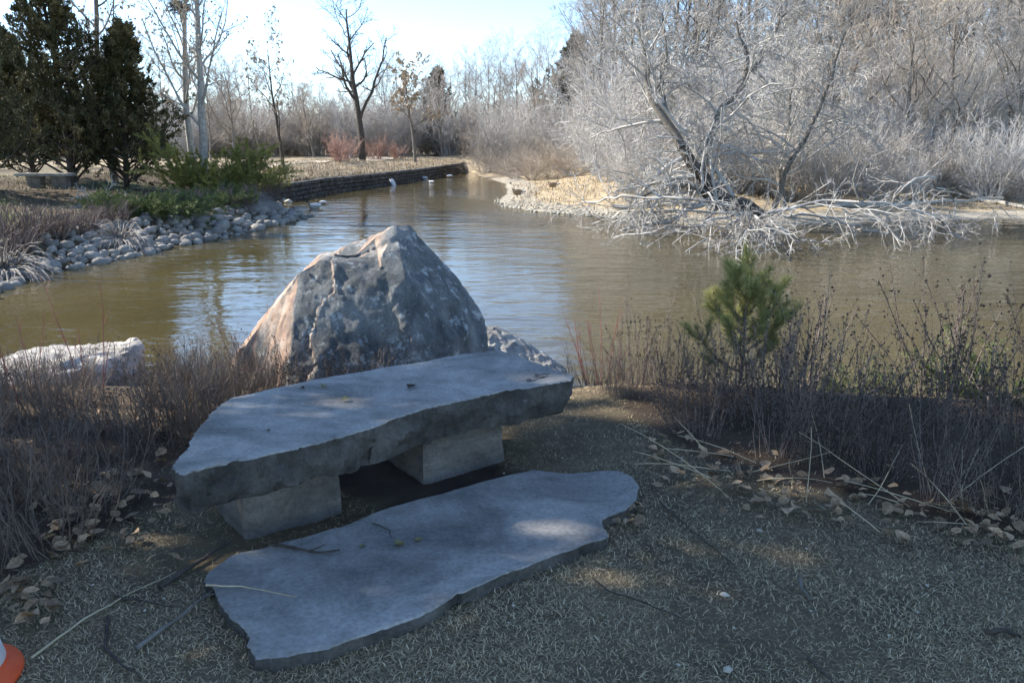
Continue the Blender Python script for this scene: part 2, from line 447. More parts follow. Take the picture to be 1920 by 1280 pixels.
def line_y(x, pts):
    return np.interp(x, [a for a, _ in pts], [b for _, b in pts])
BED_R = [(.55, 9), (.75, 4.6), (1.0, 3.95), (2.0, 3.15), (4.0, 2.2), (9, .5)]
BED_L = [(-9, .5), (-3.2, 1.6), (-2.1, 2.55), (-1.65, 3.35), (-1.25, 4.0), (-1.0, 4.6), (-.6, 9)]
def is_bed(x, y):
    return ((x > .55) & (y > line_y(x, BED_R))) | ((x < -.6) & (y > line_y(x, BED_L)))
x_, y_ = GX.ravel(), GY.ravel()
n1 = vnoise(x_ * .9, y_ * .9, 3); n2 = vnoise(x_ * 3.7, y_ * 3.7, 5); n3 = vnoise(x_ * .25, y_ * .25, 8)
C = np.zeros((len(x_), 3))
lawn = np.array([.18, .142, .088]); lawn2 = np.array([.12, .095, .06])
C[:] = lawn * (1 - n1[:, None] * .8) + lawn2 * n1[:, None] * .8
def put(mask, c): C[mask] = np.asarray(c) * (0.75 + .5 * n2[mask, None])
put(is_bed(x_, y_) & (y_ < 9), (.10, .072, .05))
put((y_ > 5.1) & (y_ < 9), (.12, .088, .06))
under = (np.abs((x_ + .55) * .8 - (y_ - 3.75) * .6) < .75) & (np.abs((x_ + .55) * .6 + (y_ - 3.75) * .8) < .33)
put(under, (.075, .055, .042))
far = y_ > 9
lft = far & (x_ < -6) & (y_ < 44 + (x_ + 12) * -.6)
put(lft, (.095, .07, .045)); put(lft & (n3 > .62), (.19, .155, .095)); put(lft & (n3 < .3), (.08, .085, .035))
put(far & ~lft, (.33, .265, .175))
put(far & (x_ > -2) & (y_ < 60), (.40, .315, .20))
put(far & (x_ > -2) & (dd < 1.8) & (y_ < 60), (.36, .32, .25))
put(dd < .12, (.10, .08, .05))
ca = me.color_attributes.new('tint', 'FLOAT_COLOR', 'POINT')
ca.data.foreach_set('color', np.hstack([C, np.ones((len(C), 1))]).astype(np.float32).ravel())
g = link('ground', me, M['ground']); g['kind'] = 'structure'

wv = np.array([(-60, 2, W), (90, 2, W), (90, 120, W), (-60, 120, W)], float)
w = link('pond_water', new_mesh('pond_water', wv, [np.array([[0, 1, 2, 3]])]), M['water']); w['kind'] = 'structure'

# far gravel path along the top of the walled bank
pc = [G(380, 318, .2), G(520, 309, .2), G(640, 302, .2), G(740, 296, .2), G(860, 290, .2)]
pts = []
for a, b in zip(pc, pc[1:]):
    for t in np.linspace(0, 1, 12, endpoint=False): pts.append(a.lerp(b, t))
Vp, n = [], len(pts)
for i, p in enumerate(pts):
    dv = (pts[min(i + 1, n - 1)] - pts[max(i - 1, 0)]).normalized(); nn = Vector((-dv.y, dv.x, 0))
    for s in (-1.3, -.4, .4, 1.3):
        q = p + nn * s; Vp.append((q.x, q.y, z1(q.x, q.y) + .05))
F = [(i * 4 + k, i * 4 + k + 1, i * 4 + k + 5, i * 4 + k + 4) for i in range(n - 1) for k in range(3)]
o = link('path', new_mesh('path', np.array(Vp), [np.array(F)]), M['path']); o['kind'] = 'structure'

# ---------------------------------------------------------------- retaining wall on the far bank
wp = [at(*q, W) for q in [(508, 379), (560, 370), (600, 362), (700, 349), (800, 334), (872, 319)]]
rngw = np.random.default_rng(4)
t_ = thing('retaining_wall', 'low dark stone retaining wall along the far side of the pond', 'wall')
mb = MB(); cap = MB()
dense = []
for a, b in zip(wp, wp[1:]):
    m_ = max(2, int((b - a).length / .55))
    for k in range(m_): dense.append(a.lerp(b, k / m_))
dense.append(wp[-1])
def rough_block(c, ax, w_, d_, h_, rng, jit=.05):
    ax = np.array(ax); ay = np.array([-ax[1], ax[0], 0.0])
    v = []
    for sz in (0, 1):
        for sx, sy in ((-1, -1), (1, -1), (1, 1), (-1, 1)):
            v.append(np.array(c) + ax * sx * w_ / 2 + ay * sy * d_ / 2 + np.array([0, 0, sz * h_]) + rng.normal(0, jit, 3) * [1, 1, .5])
    f = np.array([(0, 3, 2, 1), (4, 5, 6, 7), (0, 1, 5, 4), (1, 2, 6, 5), (2, 3, 7, 6), (3, 0, 4, 7)])
    return np.array(v), f
cnt = 0
for a, b in zip(dense, dense[1:]):
    d_ = (b - a).normalized()
    for lev in range(4):
        sh = (lev % 2) * .5
        c = a.lerp(b, .5 + sh * .9) + Vector((0, 0, -.12 + lev * .225))
        v, f = rough_block((c.x, c.y, c.z), (d_.x, d_.y, 0), (b - a).length * .94, .45, .20, rngw, .03)
        if cnt < 290: link('stone', new_mesh('stone', v, [f], False), M['wall_stone'], t_)
        else: mb.add(v, f)
        cnt += 1
if mb.n:
    o = link('stone_course', mb.mesh('stone_course', False), M['wall_stone'], t_); o['kind'] = 'stuff'

# ---------------------------------------------------------------- stones
def outline_slab(name, top, zt, zb, inset, m, parent=None, n=150, rough=.012, seed=1, levels=7, und=.004, edge=.0):
    """irregular slab from its top outline: broken, uneven sides, slightly wavy top"""
    rng = np.random.default_rng(seed)
    P = np.array(top, float)
    if edge:
        W_ = []
        for a_, b_ in zip(P, np.roll(P, -1, 0)):
            W_.append(a_); l_ = np.linalg.norm(b_ - a_); k_ = int(l_ / .07)
            nn_ = np.array([b_[1] - a_[1], a_[0] - b_[0]]) / max(l_, 1e-6)
            for t_ in np.sort(rng.random(k_)): W_.append(a_ + (b_ - a_) * t_ + nn_ * rng.normal(0, edge))
        P = np.array(W_)
    Q = np.vstack([P, P[:1]])
    seg = np.linalg.norm(np.diff(Q, axis=0), axis=1); cum = np.concatenate([[0], np.cumsum(seg)])
    u = np.linspace(0, cum[-1], n, endpoint=False)
    E = np.stack([np.interp(u, cum, Q[:, 0]), np.interp(u, cum, Q[:, 1])], 1)
    if not edge: E = .5 * E + .25 * (np.roll(E, 1, 0) + np.roll(E, -1, 0))
    c = E.mean(0)
    nrm = norm(np.roll(E, -1, 0) - np.roll(E, 1, 0)); nrm = np.stack([nrm[:, 1], -nrm[:, 0]], 1)
    if ((E - c) * nrm).sum() < 0: nrm = -nrm
    def fb(x, y, s): return (vnoise(x * s, y * s, seed) - .5) + .5 * (vnoise(x * s * 2.3, y * s * 2.3, seed + 1) - .5) + .3 * (vnoise(x * s * 6, y * s * 6, seed + 2) - .5)
    rings = []
    for r in (.15, .35, .55, .72, .86, .94, .985):
        e = c + (E - c) * r
        rings.append(np.column_stack([e, zt + und * 2 * fb(e[:, 0] + 9, e[:, 1], 3.0)]))
    for l in range(levels + 1):
        t = l / levels
        ins = inset(t) if callable(inset) else inset * t
        j = fb(u * 1.0 + 31, np.full(n, t * (zt - zb) * 1.0 + 5), 7.0) * rough * 3 * (0.25 + .75 * min(1, t * 3)) + rng.normal(0, rough * .15, n)
        e = E - nrm * (ins - j)[:, None]
        zz = zt - .006 - (zt - zb - .006) * t
        rings.append(np.column_stack([e, np.full(n, zz) + (fb(u, u * 0 + t, 5.) * rough * 1.2 if l else und * fb(E[:, 0] + 9, E[:, 1], 3.))]))
    V = np.vstack([[[c[0], c[1], zt]]] + rings)
    k = np.arange(n); k2 = (k + 1) % n
    F3 = np.stack([np.zeros(n, int), 1 + k, 1 + k2], 1)
    F4 = [np.stack([1 + a * n + k, 1 + (a + 1) * n + k, 1 + (a + 1) * n + k2, 1 + a * n + k2], 1) for a in range(len(rings) - 1)]
    last = 1 + (len(rings) - 1) * n
    V = np.vstack([V, [[c[0], c[1], zb]]])
    F3b = np.stack([np.full(n, len(V) - 1), last + k2, last + k], 1)
    me = new_mesh(name, V, [np.vstack([F3, F3b]), np.vstack(F4)])
    me.polygons.foreach_set('use_smooth', np.ones(len(me.polygons), bool))
    o = link(name, me, m, parent)
    if isinstance(m, (list, tuple)):
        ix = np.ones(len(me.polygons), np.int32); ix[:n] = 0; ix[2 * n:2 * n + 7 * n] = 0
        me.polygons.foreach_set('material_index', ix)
    try: me.set_sharp_from_angle(angle=R(38))
    except Exception: pass
    return o

# bench: seat slab on two block legs
bench = thing('stone_bench', 'rough grey stone slab bench on two block legs in front of the boulder', 'bench')
ST = .45
seat_px = [(330, 880), (345, 888), (430, 868), (520, 848), (610, 826), (700, 800), (780, 770), (850, 752), (960, 730), (1068, 712), (1070, 702), (1010, 680), (940, 655), (870, 664), (800, 677), (700, 692), (600, 708), (500, 730), (432, 744), (400, 770), (368, 805), (345, 845)]
seat_top = [tuple(at(x, y, ST)[:2]) for x, y in seat_px]
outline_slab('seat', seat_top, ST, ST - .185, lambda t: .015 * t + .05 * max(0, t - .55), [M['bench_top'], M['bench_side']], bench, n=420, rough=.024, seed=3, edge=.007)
def leg_block(p0, p1, depth, z0, z1_, seed):
    a, b = Vector(p0), Vector(p1); d = (b - a).normalized(); nn = Vector((-d.y, d.x))
    q = [a, a.lerp(b, .5), b, b + nn * depth, a.lerp(b, .5) + nn * depth, a + nn * depth]
    q = [(v.x, v.y) for v in q]
    return outline_slab('leg', q, z1_, z0, lambda t: -.012 * t, M['bench_leg'], bench, n=110, rough=.008, seed=seed, levels=9)
leg_block(at(462, 1010)[:2], at(638, 957)[:2], .42, -.05, ST - .178, 11)
leg_block(at(795, 906)[:2], at(943, 862)[:2], .42, -.05, ST - .178, 12)

flag_px = [(480, 1232), (560, 1222), (640, 1205), (720, 1178), (790, 1150), (850, 1115), (910, 1090), (1010, 1050), (1080, 1025), (1142, 1003), (1130, 974), (1165, 958), (1192, 938), (1200, 910), (1185, 890), (1160, 880), (1100, 882), (1050, 884), (1000, 878), (910, 900), (800, 932), (700, 960), (640, 985), (560, 1008), (500, 1022), (430, 1040), (395, 1065), (383, 1085), (420, 1140), (447, 1168), (460, 1205)]
FLAG = [tuple(at(x, y, .045)[:2]) for x, y in flag_px]
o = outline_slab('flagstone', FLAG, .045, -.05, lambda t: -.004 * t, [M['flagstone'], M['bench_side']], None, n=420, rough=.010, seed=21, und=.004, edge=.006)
tag(o, 'flat grey flagstone set in the grass before the bench', 'paving stone')

def hull_rock(name, pts, m, sub=5, amp=.05, fr=2.2, seed=0, dents=(), stri=0.0, tintf=None, parent=None, smooth=2, facet=.0, fine=.035, cap_v=26000):
    bm = bmesh.new()
    for grp in (pts if isinstance(pts[0], list) else [pts]):
        vs = [bm.verts.new(p) for p in grp]
        bmesh.ops.convex_hull(bm, input=vs)
    bmesh.ops.delete(bm, geom=[v for v in bm.verts if not v.link_faces], context='VERTS')
    bmesh.ops.triangulate(bm, faces=bm.faces)
    for _ in range(sub):
        long_ = [e for e in bm.edges if e.calc_length() > fine]
        if not long_ or len(bm.verts) > cap_v: break
        bmesh.ops.subdivide_edges(bm, edges=long_, cuts=1, use_grid_fill=False)
        bmesh.ops.triangulate(bm, faces=[f for f in bm.faces if len(f.verts) > 3])
    for _ in range(smooth): bmesh.ops.smooth_vert(bm, verts=bm.verts, factor=.35, use_axis_x=True, use_axis_y=True, use_axis_z=True)
    bm.normal_update()
    off = Vector((seed * 7.3, seed * 3.1, seed))
    mv = []
    for v in bm.verts:
        p = v.co; q = p * fr + off
        h = mnoise.fractal(q, 1.0, 2.0, 3) * amp * .8 + (abs(mnoise.noise(q * 2.1)) - .25) * -amp * .9 + mnoise.noise(q * 7) * amp * .28 + mnoise.noise(q * 17) * amp * .2 + (abs(mnoise.noise(q * 5.2)) - .25) * -amp * .5
        if stri: h += (abs(mnoise.noise(Vector((p.x * 5, p.y * 5, p.z * 1.6)) + off)) - .3) * -stri
        if facet:
            dv, pv = mnoise.voronoi(Vector((p.x * 1.9, p.y * 1.9, p.z * 1.1)) + off + Vector((mnoise.noise(p * 3), mnoise.noise(p * 3 + off), mnoise.noise(p * 3 - off))) * .25)
            h += (mnoise.cell(pv[0] * 7.3) - .0) * facet - math.exp(-((dv[1] - dv[0]) / .05) ** 2) * facet * .35
        for (c, rad, dep) in dents:
            h -= dep * math.exp(-((p - c).length / rad) ** 2)
        mv.append(p + v.normal * h)
    for v, q in zip(bm.verts, mv): v.co = q
    bm.normal_update()
    cols = None
    if tintf: cols = [tintf(v.co, v.normal) for v in bm.verts]
    me = bpy.data.meshes.new(name); bm.to_mesh(me); bm.free()
    if cols:
        a = me.color_attributes.new('tint', 'FLOAT_COLOR', 'POINT')
        a.data.foreach_set('color', np.hstack([np.array(cols), np.ones((len(cols), 1))]).astype(np.float32).ravel())
    me.polygons.foreach_set('use_smooth', np.ones(len(me.polygons), bool))
    try: me.set_sharp_from_angle(angle=R(32))
    except Exception: pass
    return link(name, me, m, parent)

BB = [(733, 436, 5.95), (722, 505, 5.5), (700, 455, 5.85), (640, 479, 5.7), (596, 484, 5.62), (598, 478, 6.15), (556, 512, 5.6), (500, 598, 5.66), (455, 655, 5.75), (425, 712, 5.85), (545, 640, 5.36), (535, 745, 5.28), (700, 770, 5.14), (690, 540, 5.44), (800, 640, 5.3), (835, 740, 5.22), (915, 690, 5.75), (910, 612, 5.95), (884, 560, 6.0), (450, 650, 6.7), (590, 500, 6.75), (860, 560, 6.7), (905, 640, 6.6)]
BT = [(741, 425, 5.92), (766, 424, 6.02), (700, 450, 5.85), (688, 462, 5.95), (706, 500, 5.52), (760, 520, 5.45), (772, 640, 5.26), (790, 455, 6.05), (832, 508, 6.02), (887, 556, 6.0), (908, 600, 5.98), (850, 640, 5.45), (720, 470, 6.6), (800, 480, 6.6), (870, 560, 6.6)]
bpts = [[atY(*p) for p in BB], [atY(*p) for p in BT]]
low_ = [Vector((p.x, p.y, -.75)) for p in (atY(420, 700, 5.9), atY(535, 700, 5.25), atY(700, 700, 5.1), atY(840, 700, 5.2), atY(918, 700, 5.8), atY(905, 700, 6.7), atY(450, 700, 6.8))]
bpts[0] += low_; bpts[1] += [p * .9 + Vector((-.06, .58, .1)) for p in low_[2:6]]
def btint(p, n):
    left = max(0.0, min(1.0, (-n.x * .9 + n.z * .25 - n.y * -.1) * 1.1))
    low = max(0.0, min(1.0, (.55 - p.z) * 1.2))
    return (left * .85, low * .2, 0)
o = hull_rock('boulder', bpts, M['boulder'], sub=8, amp=.012, fr=3.4, seed=2, stri=.035, tintf=btint, smooth=0, facet=.016, fine=.03, cap_v=32000,
              dents=[(atY(668, 470, 5.8), .13, .10), (atY(772, 515, 5.62), .06, .09), (atY(700, 500, 5.6), .1, .05), (atY(850, 600, 5.6), .12, .05)])
tag(o, 'tall jagged boulder with a pinkish side standing behind the bench', 'boulder')

LP = [(-60, 690, 5.9), (20, 668, 6.3), (110, 655, 6.5), (165, 648, 6.5), (205, 655, 6.4), (258, 633, 6.4), (268, 645, 6.3), (262, 700, 6.0), (170, 690, 5.75), (90, 705, 5.6), (0, 740, 5.3), (-60, 760, 5.3), (-80, 700, 6.6), (240, 650, 7.0), (60, 660, 7.0)]
lp = [atY(*p) for p in LP]; lp += [Vector((p.x, p.y, -.9)) for p in lp[::2]]
o = hull_rock('rock', lp, M['rock_pale'], sub=6, amp=.04, fr=2.5, seed=5, dents=[(atY(205, 652, 6.4), .14, .07)])
tag(o, 'pale flat-topped granite rock at the water edge beyond the brown twigs', 'rock')
RP = [(905, 612, 6.9), (940, 612, 7.0), (985, 640, 7.0), (1010, 660, 6.9), (1062, 692, 6.8), (1040, 705, 6.5), (930, 690, 6.3), (900, 700, 6.4), (900, 640, 7.5), (1030, 670, 7.4)]
rp = [atY(*p) for p in RP]; rp += [Vector((p.x, p.y, -1.1)) for p in rp[::2]]
o = hull_rock('rock', rp, M['rock_speckle'], sub=6, amp=.035, fr=3.5, seed=8)
tag(o, 'low speckled grey rock tucked behind the boulder and bench corner', 'rock')

# cobbles on the far left bank
def pebble_mesh(name, seed, sub=2):
    bm = bmesh.new(); bmesh.ops.create_icosphere(bm, subdivisions=sub, radius=1)
    o_ = Vector((seed * 5.1, seed, 0))
    for v in bm.verts:
        v.co *= 1 + .28 * mnoise.noise(v.co * 1.1 + o_) + .08 * mnoise.noise(v.co * 3 + o_)
    me = bpy.data.meshes.new(name); bm.to_mesh(me); bm.free()
    me.polygons.foreach_set('use_smooth', np.ones(len(me.polygons), bool))
    me.materials.append(M['cobble'])
    return me
peb = [pebble_mesh('cobblestone', k) for k in range(7)]
rc = random.Random(5)
bank = [Vector((*shore(*q), 0)) for q in [(-40, 565), (0, 545), (40, 521), (200, 490), (300, 470), (420, 445), (540, 418), (585, 405)]]
cum = [0]
for a, b in zip(bank, bank[1:]): cum.append(cum[-1] + (b - a).length)
def bank_at(s, v):
    s *= cum[-1]
    for i in range(len(bank) - 1):
        if s <= cum[i + 1] or i == len(bank) - 2:
            a, b = bank[i], bank[i + 1]; d = (b - a).normalized()
            p = a + d * (s - cum[i]); return p + Vector((-d.y, d.x, 0)) * v, d
cb = thing('cobble_bank', 'sloping band of rounded grey cobbles along the bank below the conifers', 'cobbles')
cells = []
for k in range(900):
    s = rc.random(); v = -.12 + 2.0 * rc.random() ** 1.15
    v *= .75 + .5 * vnoise(np.array([s * 12.]), np.array([0.5]), 2)[0]
    p, d = bank_at(s, v)
    r = rc.uniform(.065, .2) * (1.1 if rc.random() < .15 else 1)
    if any((p - q).length < (r + rr) * .72 for q, rr in cells): continue
    cells.append((p, r))
cells.sort(key=lambda c: -c[1] / c[0].y)
rest = MB()
for k, (p, r) in enumerate(cells):
    z = z1(p.x, p.y)
    sc = (r * rc.uniform(.95, 1.35), r * rc.uniform(.8, 1.05), r * rc.uniform(.6, .85)); rot = (rc.uniform(-.4, .4), rc.uniform(-.4, .4), rc.uniform(0, 6.28))
    if k < 298:
        o = bpy.data.objects.new('cobblestone', rc.choice(peb)); COL.objects.link(o); o.parent = cb
        o.location = (p.x, p.y, max(z, W - .03) + r * .3); o.scale = sc; o.rotation_euler = rot
    else:
        from mathutils import Euler
        me_ = rc.choice(peb); co = np.zeros(len(me_.vertices) * 3, np.float32); me_.vertices.foreach_get('co', co)
        fi = np.zeros(len(me_.polygons) * 3, np.int32); me_.polygons.foreach_get('vertices', fi)
        A = np.array(Euler(rot).to_matrix())
        rest.add((co.reshape(-1, 3) * sc) @ A.T + [p.x, p.y, max(z, W - .03) + r * .3], fi.reshape(-1, 3))
if rest.n:
    o = link('small_cobbles', rest.mesh('small_cobbles'), M['cobble'], cb); o['kind'] = 'stuff'

# pale gravel on the spit where the geese are, and white stones near the wall's start
def scatter_stones(name, spots, m, seed):
    rng = np.random.default_rng(seed); mbx = MB()
    base = np.array([(0, 0, 1), (1, 0, 0), (.3, .95, 0), (-.8, .6, 0), (-.8, -.6, 0), (.3, -.95, 0), (0, 0, -1)], float)
    f = np.array([(0, 1, 2), (0, 2, 3), (0, 3, 4), (0, 4, 5), (0, 5, 1), (6, 2, 1), (6, 3, 2), (6, 4, 3), (6, 5, 4), (6, 1, 5)])
    for (x, y, r) in spots:
        a = rng.random() * 6.28; c, s = math.cos(a), math.sin(a)
        b = base * (r * rng.uniform(.8, 1.3), r * rng.uniform(.7, 1.1), r * .6) * rng.uniform(.85, 1.15, (7, 1))
        b = b @ np.array([[c, -s, 0], [s, c, 0], [0, 0, 1]]).T
        mbx.add(b + [x, y, max(z1(x, y), W) + r * .2], f)
    o = link(name, mbx.mesh(name, False), m); return o
rs = np.random.default_rng(9); sp = []
for k in range(700):
    px, py = rs.uniform(928, 1250), 0
    py = np.interp(px, [928, 960, 1000, 1100, 1250], [382, 390, 397, 404, 417]) - abs(rs.normal(0, 9)) * (1 if px < 1060 else .5)
    p = at(px, py, W + .1)
    if sdf([p.x], [p.y])[0][0] > -.1: sp.append((p.x, p.y, rs.uniform(.03, .10)))
o = scatter_stones('gravel', sp, M['gravel'], 2); o['kind'] = 'stuff'
for k, (px, py) in enumerate([(522, 379), (533, 374), (541, 376), (527, 372), (515, 383)]):
    p = at(px, py, W + .1)
    o = scatter_stones('shore_stone', [(p.x, p.y, .22)], M['gravel'], 30 + k)
    tag(o, 'white stone at the waterline below the yellow-green juniper', 'stone', 'white stones at the waterline')

# ---------------------------------------------------------------- trees
def tree_levels(seed, H=9.0, r0=.16, K0=12, wob0=.05, lean=(0, 0, 1), levels=None, trunk=None):
    rng = np.random.default_rng(seed)
    if trunk is None:
        P = grow(rng, np.zeros((1, 3)), np.array([lean], float), np.array([H]), K0, wob0, (0, 0, 1), .04); Rr = taper([r0], K0, .18)
    else:
        P, Rr = trunk
    out = [(P, Rr)]
    for lv in levels:
        S, D, L, r = spawn(rng, P, Rr, lv['n'], lv['t0'], lv.get('t1', .98), lv['ang'], lv.get('asd', 12), lv['lf'], lv.get('lsd', .25), lv.get('ts', .5), lv.get('rf', .55))
        if lv.get('minlen'): L = np.maximum(L, lv['minlen'])
        r = np.maximum(r, lv.get('rmin', .006))
        P = grow(rng, S, D, L, lv['K'], lv.get('wob', .14), lv.get('trop', (0, 0, 1)), lv.get('tw', .07)); Rr = taper(r, lv['K'], lv.get('end', .35))
        out.append((P, Rr))
    return out, rng

def wood_meshes(levels, split=2, sides=(8, 6, 4, 3, 3, 3)):
    tr, cr = MB(), MB()
    for k, (P, Rr) in enumerate(levels):
        (tr if k < split else cr).add(*tubes(P, Rr, sides[min(k, len(sides) - 1)]))
    return tr.mesh('trunk'), cr.mesh('crown')

def hang_leaves(levels, rng, n, size, droop=.6):
    """small dry leaves or pods hanging on the last twigs: folded diamonds"""
    P = levels[-1][0]; i = rng.integers(0, len(P), n); j = rng.integers(1, P.shape[1], n)
    S = P[i, j]; d = norm(rng.normal(0, 1, (n, 3)) + np.array([0, 0, -droop * 2])); u = norm(np.cross(d, rng.normal(0, 1, (n, 3))))
    w = np.cross(d, u)
    L = size * rng.uniform(.6, 1.3, (n, 1))
    V = np.stack([S, S + d * L * .5 + u * L * .28 + w * L * .1, S + d * L, S + d * L * .5 - u * L * .28 + w * L * .1], 1).reshape(-1, 3)
    a = np.arange(n) * 4
    return V, [np.stack([a, a + 1, a + 2], 1), np.stack([a, a + 2, a + 3], 1)]

LV_TREE = [dict(n=18, t0=.16, ang=50, lf=.52, K=8, wob=.13, tw=.10, rf=.5), dict(n=9, t0=.15, ang=45, lf=.48, K=6, wob=.17, tw=.08), dict(n=8, t0=.12, ang=42, lf=.5, K=4, wob=.2, rmin=.008), dict(n=4, t0=.15, ang=40, lf=.6, K=3, wob=.22, rmin=.0075)]
LV_TALL = [dict(n=22, t0=.2, ang=46, lf=.36, K=8, wob=.13, tw=.10, rf=.42), dict(n=9, t0=.15, ang=45, lf=.5, K=6, wob=.18), dict(n=8, t0=.12, ang=42, lf=.52, K=4, wob=.2, rmin=.009), dict(n=4, t0=.15, ang=40, lf=.6, K=3, wob=.22, rmin=.0085)]
VAR = []
for k, (H, lv, tw) in enumerate([(9, LV_TREE, 'twig_grey'), (10, LV_TREE, 'twig_silver'), (13, LV_TALL, 'twig_silver'), (14, LV_TALL, 'twig_grey'), (8.5, LV_TREE, 'twig_tan')]):
    ls, _ = tree_levels(40 + k, H, .12 + .01 * k, levels=lv, lean=(.12 * (-1) ** k, .05, 1))
    a, b = wood_meshes(ls)
    a.materials.append(M['bark']); b.materials.append(M[tw]); VAR.append((a, b, H))
def bush_var(seed, n, H, spread_, mat, lv=None, arch=0.0):
    rng = np.random.default_rng(seed)
    an = rng.random(n) * 6.28; rr = rng.random(n) ** .5 * .35
    S = np.stack([np.cos(an) * rr, np.sin(an) * rr, np.full(n, -.1)], 1)
    D = np.stack([np.cos(an) * spread_ * rng.random(n), np.sin(an) * spread_ * rng.random(n), np.ones(n)], 1)
    P = grow(rng, S, D, H * rng.uniform(.6, 1.1, n), 7, .12, (0, 0, -1 if arch else 1), arch or .03); Rr = taper(np.full(n, .022), 7, .4)
    ls, _ = tree_levels(seed, trunk=(P, Rr), levels=lv or [dict(n=7, t0=.2, ang=38, lf=.45, K=5, wob=.17, rmin=.009), dict(n=6, t0=.15, ang=40, lf=.5, K=3, wob=.2, rmin=.007)])
    a, b = wood_meshes(ls, 1, (4, 3, 3)); a.materials.append(M[mat]); b.materials.append(M[mat])
    return a, b, H
LVB = [dict(n=9, t0=.12, ang=40, lf=.45, K=5, wob=.18, rmin=.010), dict(n=7, t0=.12, ang=42, lf=.5, K=3, wob=.22, rmin=.008)]
BUSH = [bush_var(60, 34, 3.2, .9, 'twig_grey', LVB), bush_var(61, 34, 2.6, 1.2, 'twig_tan', LVB), bush_var(62, 34, 3.6, .8, 'twig_silver', LVB)]
BUSH_RED = bush_var(63, 26, 1.7, .9, 'twig_russet')
BUSH_ARCH = bush_var(64, 40, 4.2, 1.5, 'twig_tan', arch=.10)

def place(var, name, label, cat, p, h, rz, group=None, names=('trunk', 'crown'), wide=1.0):
    a, b, H = var
    t = thing(name, label, cat, p, rz, group, 1.0); s = h / H
    t.scale = (s * wide, s * wide, s)
    for nm, m_ in zip(names, (a, b)):
        o = bpy.data.objects.new(nm, m_); COL.objects.link(o); o.parent = t
    return t

rt = random.Random(11)
# the far belt behind the walled bank and channel
FAR = [(-40, 290, 200, 1), (10, 289, 230, 0), (55, 290, 190, 1), (95, 288, 240, 4), (140, 290, 210, 0), (180, 288, 250, 1), (225, 290, 230, 4), (262, 289, 210, 1), (300, 290, 170, 0), (360, 288, 190, 1), (420, 289, 200, 0), (465, 288, 175, 4), (520, 288, 160, 1), (555, 289, 170, 0), (605, 287, 150, 1), (655, 287, 175, 4), (715, 288, 165, 0), (760, 287, 180, 1), (800, 286, 175, 0), (870, 287, 185, 1), (890, 286, 195, 0), (950, 288, 205, 1), (995, 288, 220, 1), (330, 296, 215, 1), (395, 300, 180, 0), (440, 298, 195, 4), (490, 296, 190, 1), (590, 294, 150, 4), (630, 290, 125, 0), (735, 290, 190, 1), (830, 292, 185, 0), (850, 288, 170, 4), (905, 292, 200, 1), (930, 300, 165, 4), (975, 296, 215, 0), (1010, 300, 190, 4), (1040, 296, 225, 1), (1080, 300, 250, 2)]
for k, (px, py, hp, v) in enumerate(FAR):
    p = G(px, py + 2, .2); p = Vector((p.x, min(p.y, 110), 0)) if p.y > 110 else p
    p = Vector((at(px, py, .2).x / at(px, py, .2).y * min(p.y, 105), min(p.y, 105), 0)); p.z = z1(p.x, p.y)
    h = hp * p.y / FPX * .8
    place(VAR[v], 'bare_tree', 'leafless grey tree in the far belt beyond the walled bank', 'tree', p, h, rt.uniform(0, 6.28), 'leafless trees of the far belt')
for k in range(80):
    px = -40 + k * 13.3 + rt.uniform(-8, 8)
    Y = rt.uniform(82, 100); p = Vector(((px - 960) / FPX * Y, Y, 0)); p.z = z1(p.x, p.y)
    place(rt.choice(BUSH), 'bare_bush', 'leafless grey bush in the thicket behind the gravel path', 'bush', p, rt.uniform(4.2, 6.8), rt.uniform(0, 6.28), 'leafless bushes behind the gravel path', ('stems', 'twigs'))
for px, py in [(655, 302), (705, 300), (745, 298), (640, 303)]:
    p = G(px, py, .3)
    place(BUSH_RED, 'red_bush', 'low reddish bush behind the gravel path by the big bare tree', 'bush', p, rt.uniform(1.6, 2.3), rt.uniform(0, 6), 'reddish bushes by the gravel path', ('stems', 'twigs'))
# bushes hanging over the channel, in front of the right wood
for k, (px, py, h, v) in enumerate([(905, 322, 2.6, 1), (935, 326, 3.0, 1), (965, 335, 3.0, 1), (1000, 338, 3.2, 1), (1035, 336, 3.4, 1), (1075, 330, 3.6, 1), (985, 318, 4.5, 0), (1050, 312, 5.0, 2), (1105, 322, 4.6, 0), (920, 306, 4.5, 0), (960, 300, 6, 2), (1010, 304, 6, 0)]):
    p = G(px, py, -.5)
    place(BUSH[v] if k > 5 else BUSH_ARCH, 'channel_bush', 'dense tan bush overhanging the channel beyond the goose spit' if k < 6 else 'leafless bush at the back of the spit under the wood', 'bush', p, h, rt.uniform(0, 6.28),
          'tan bushes overhanging the channel' if k < 6 else 'bushes at the back of the spit', ('stems', 'twigs'))
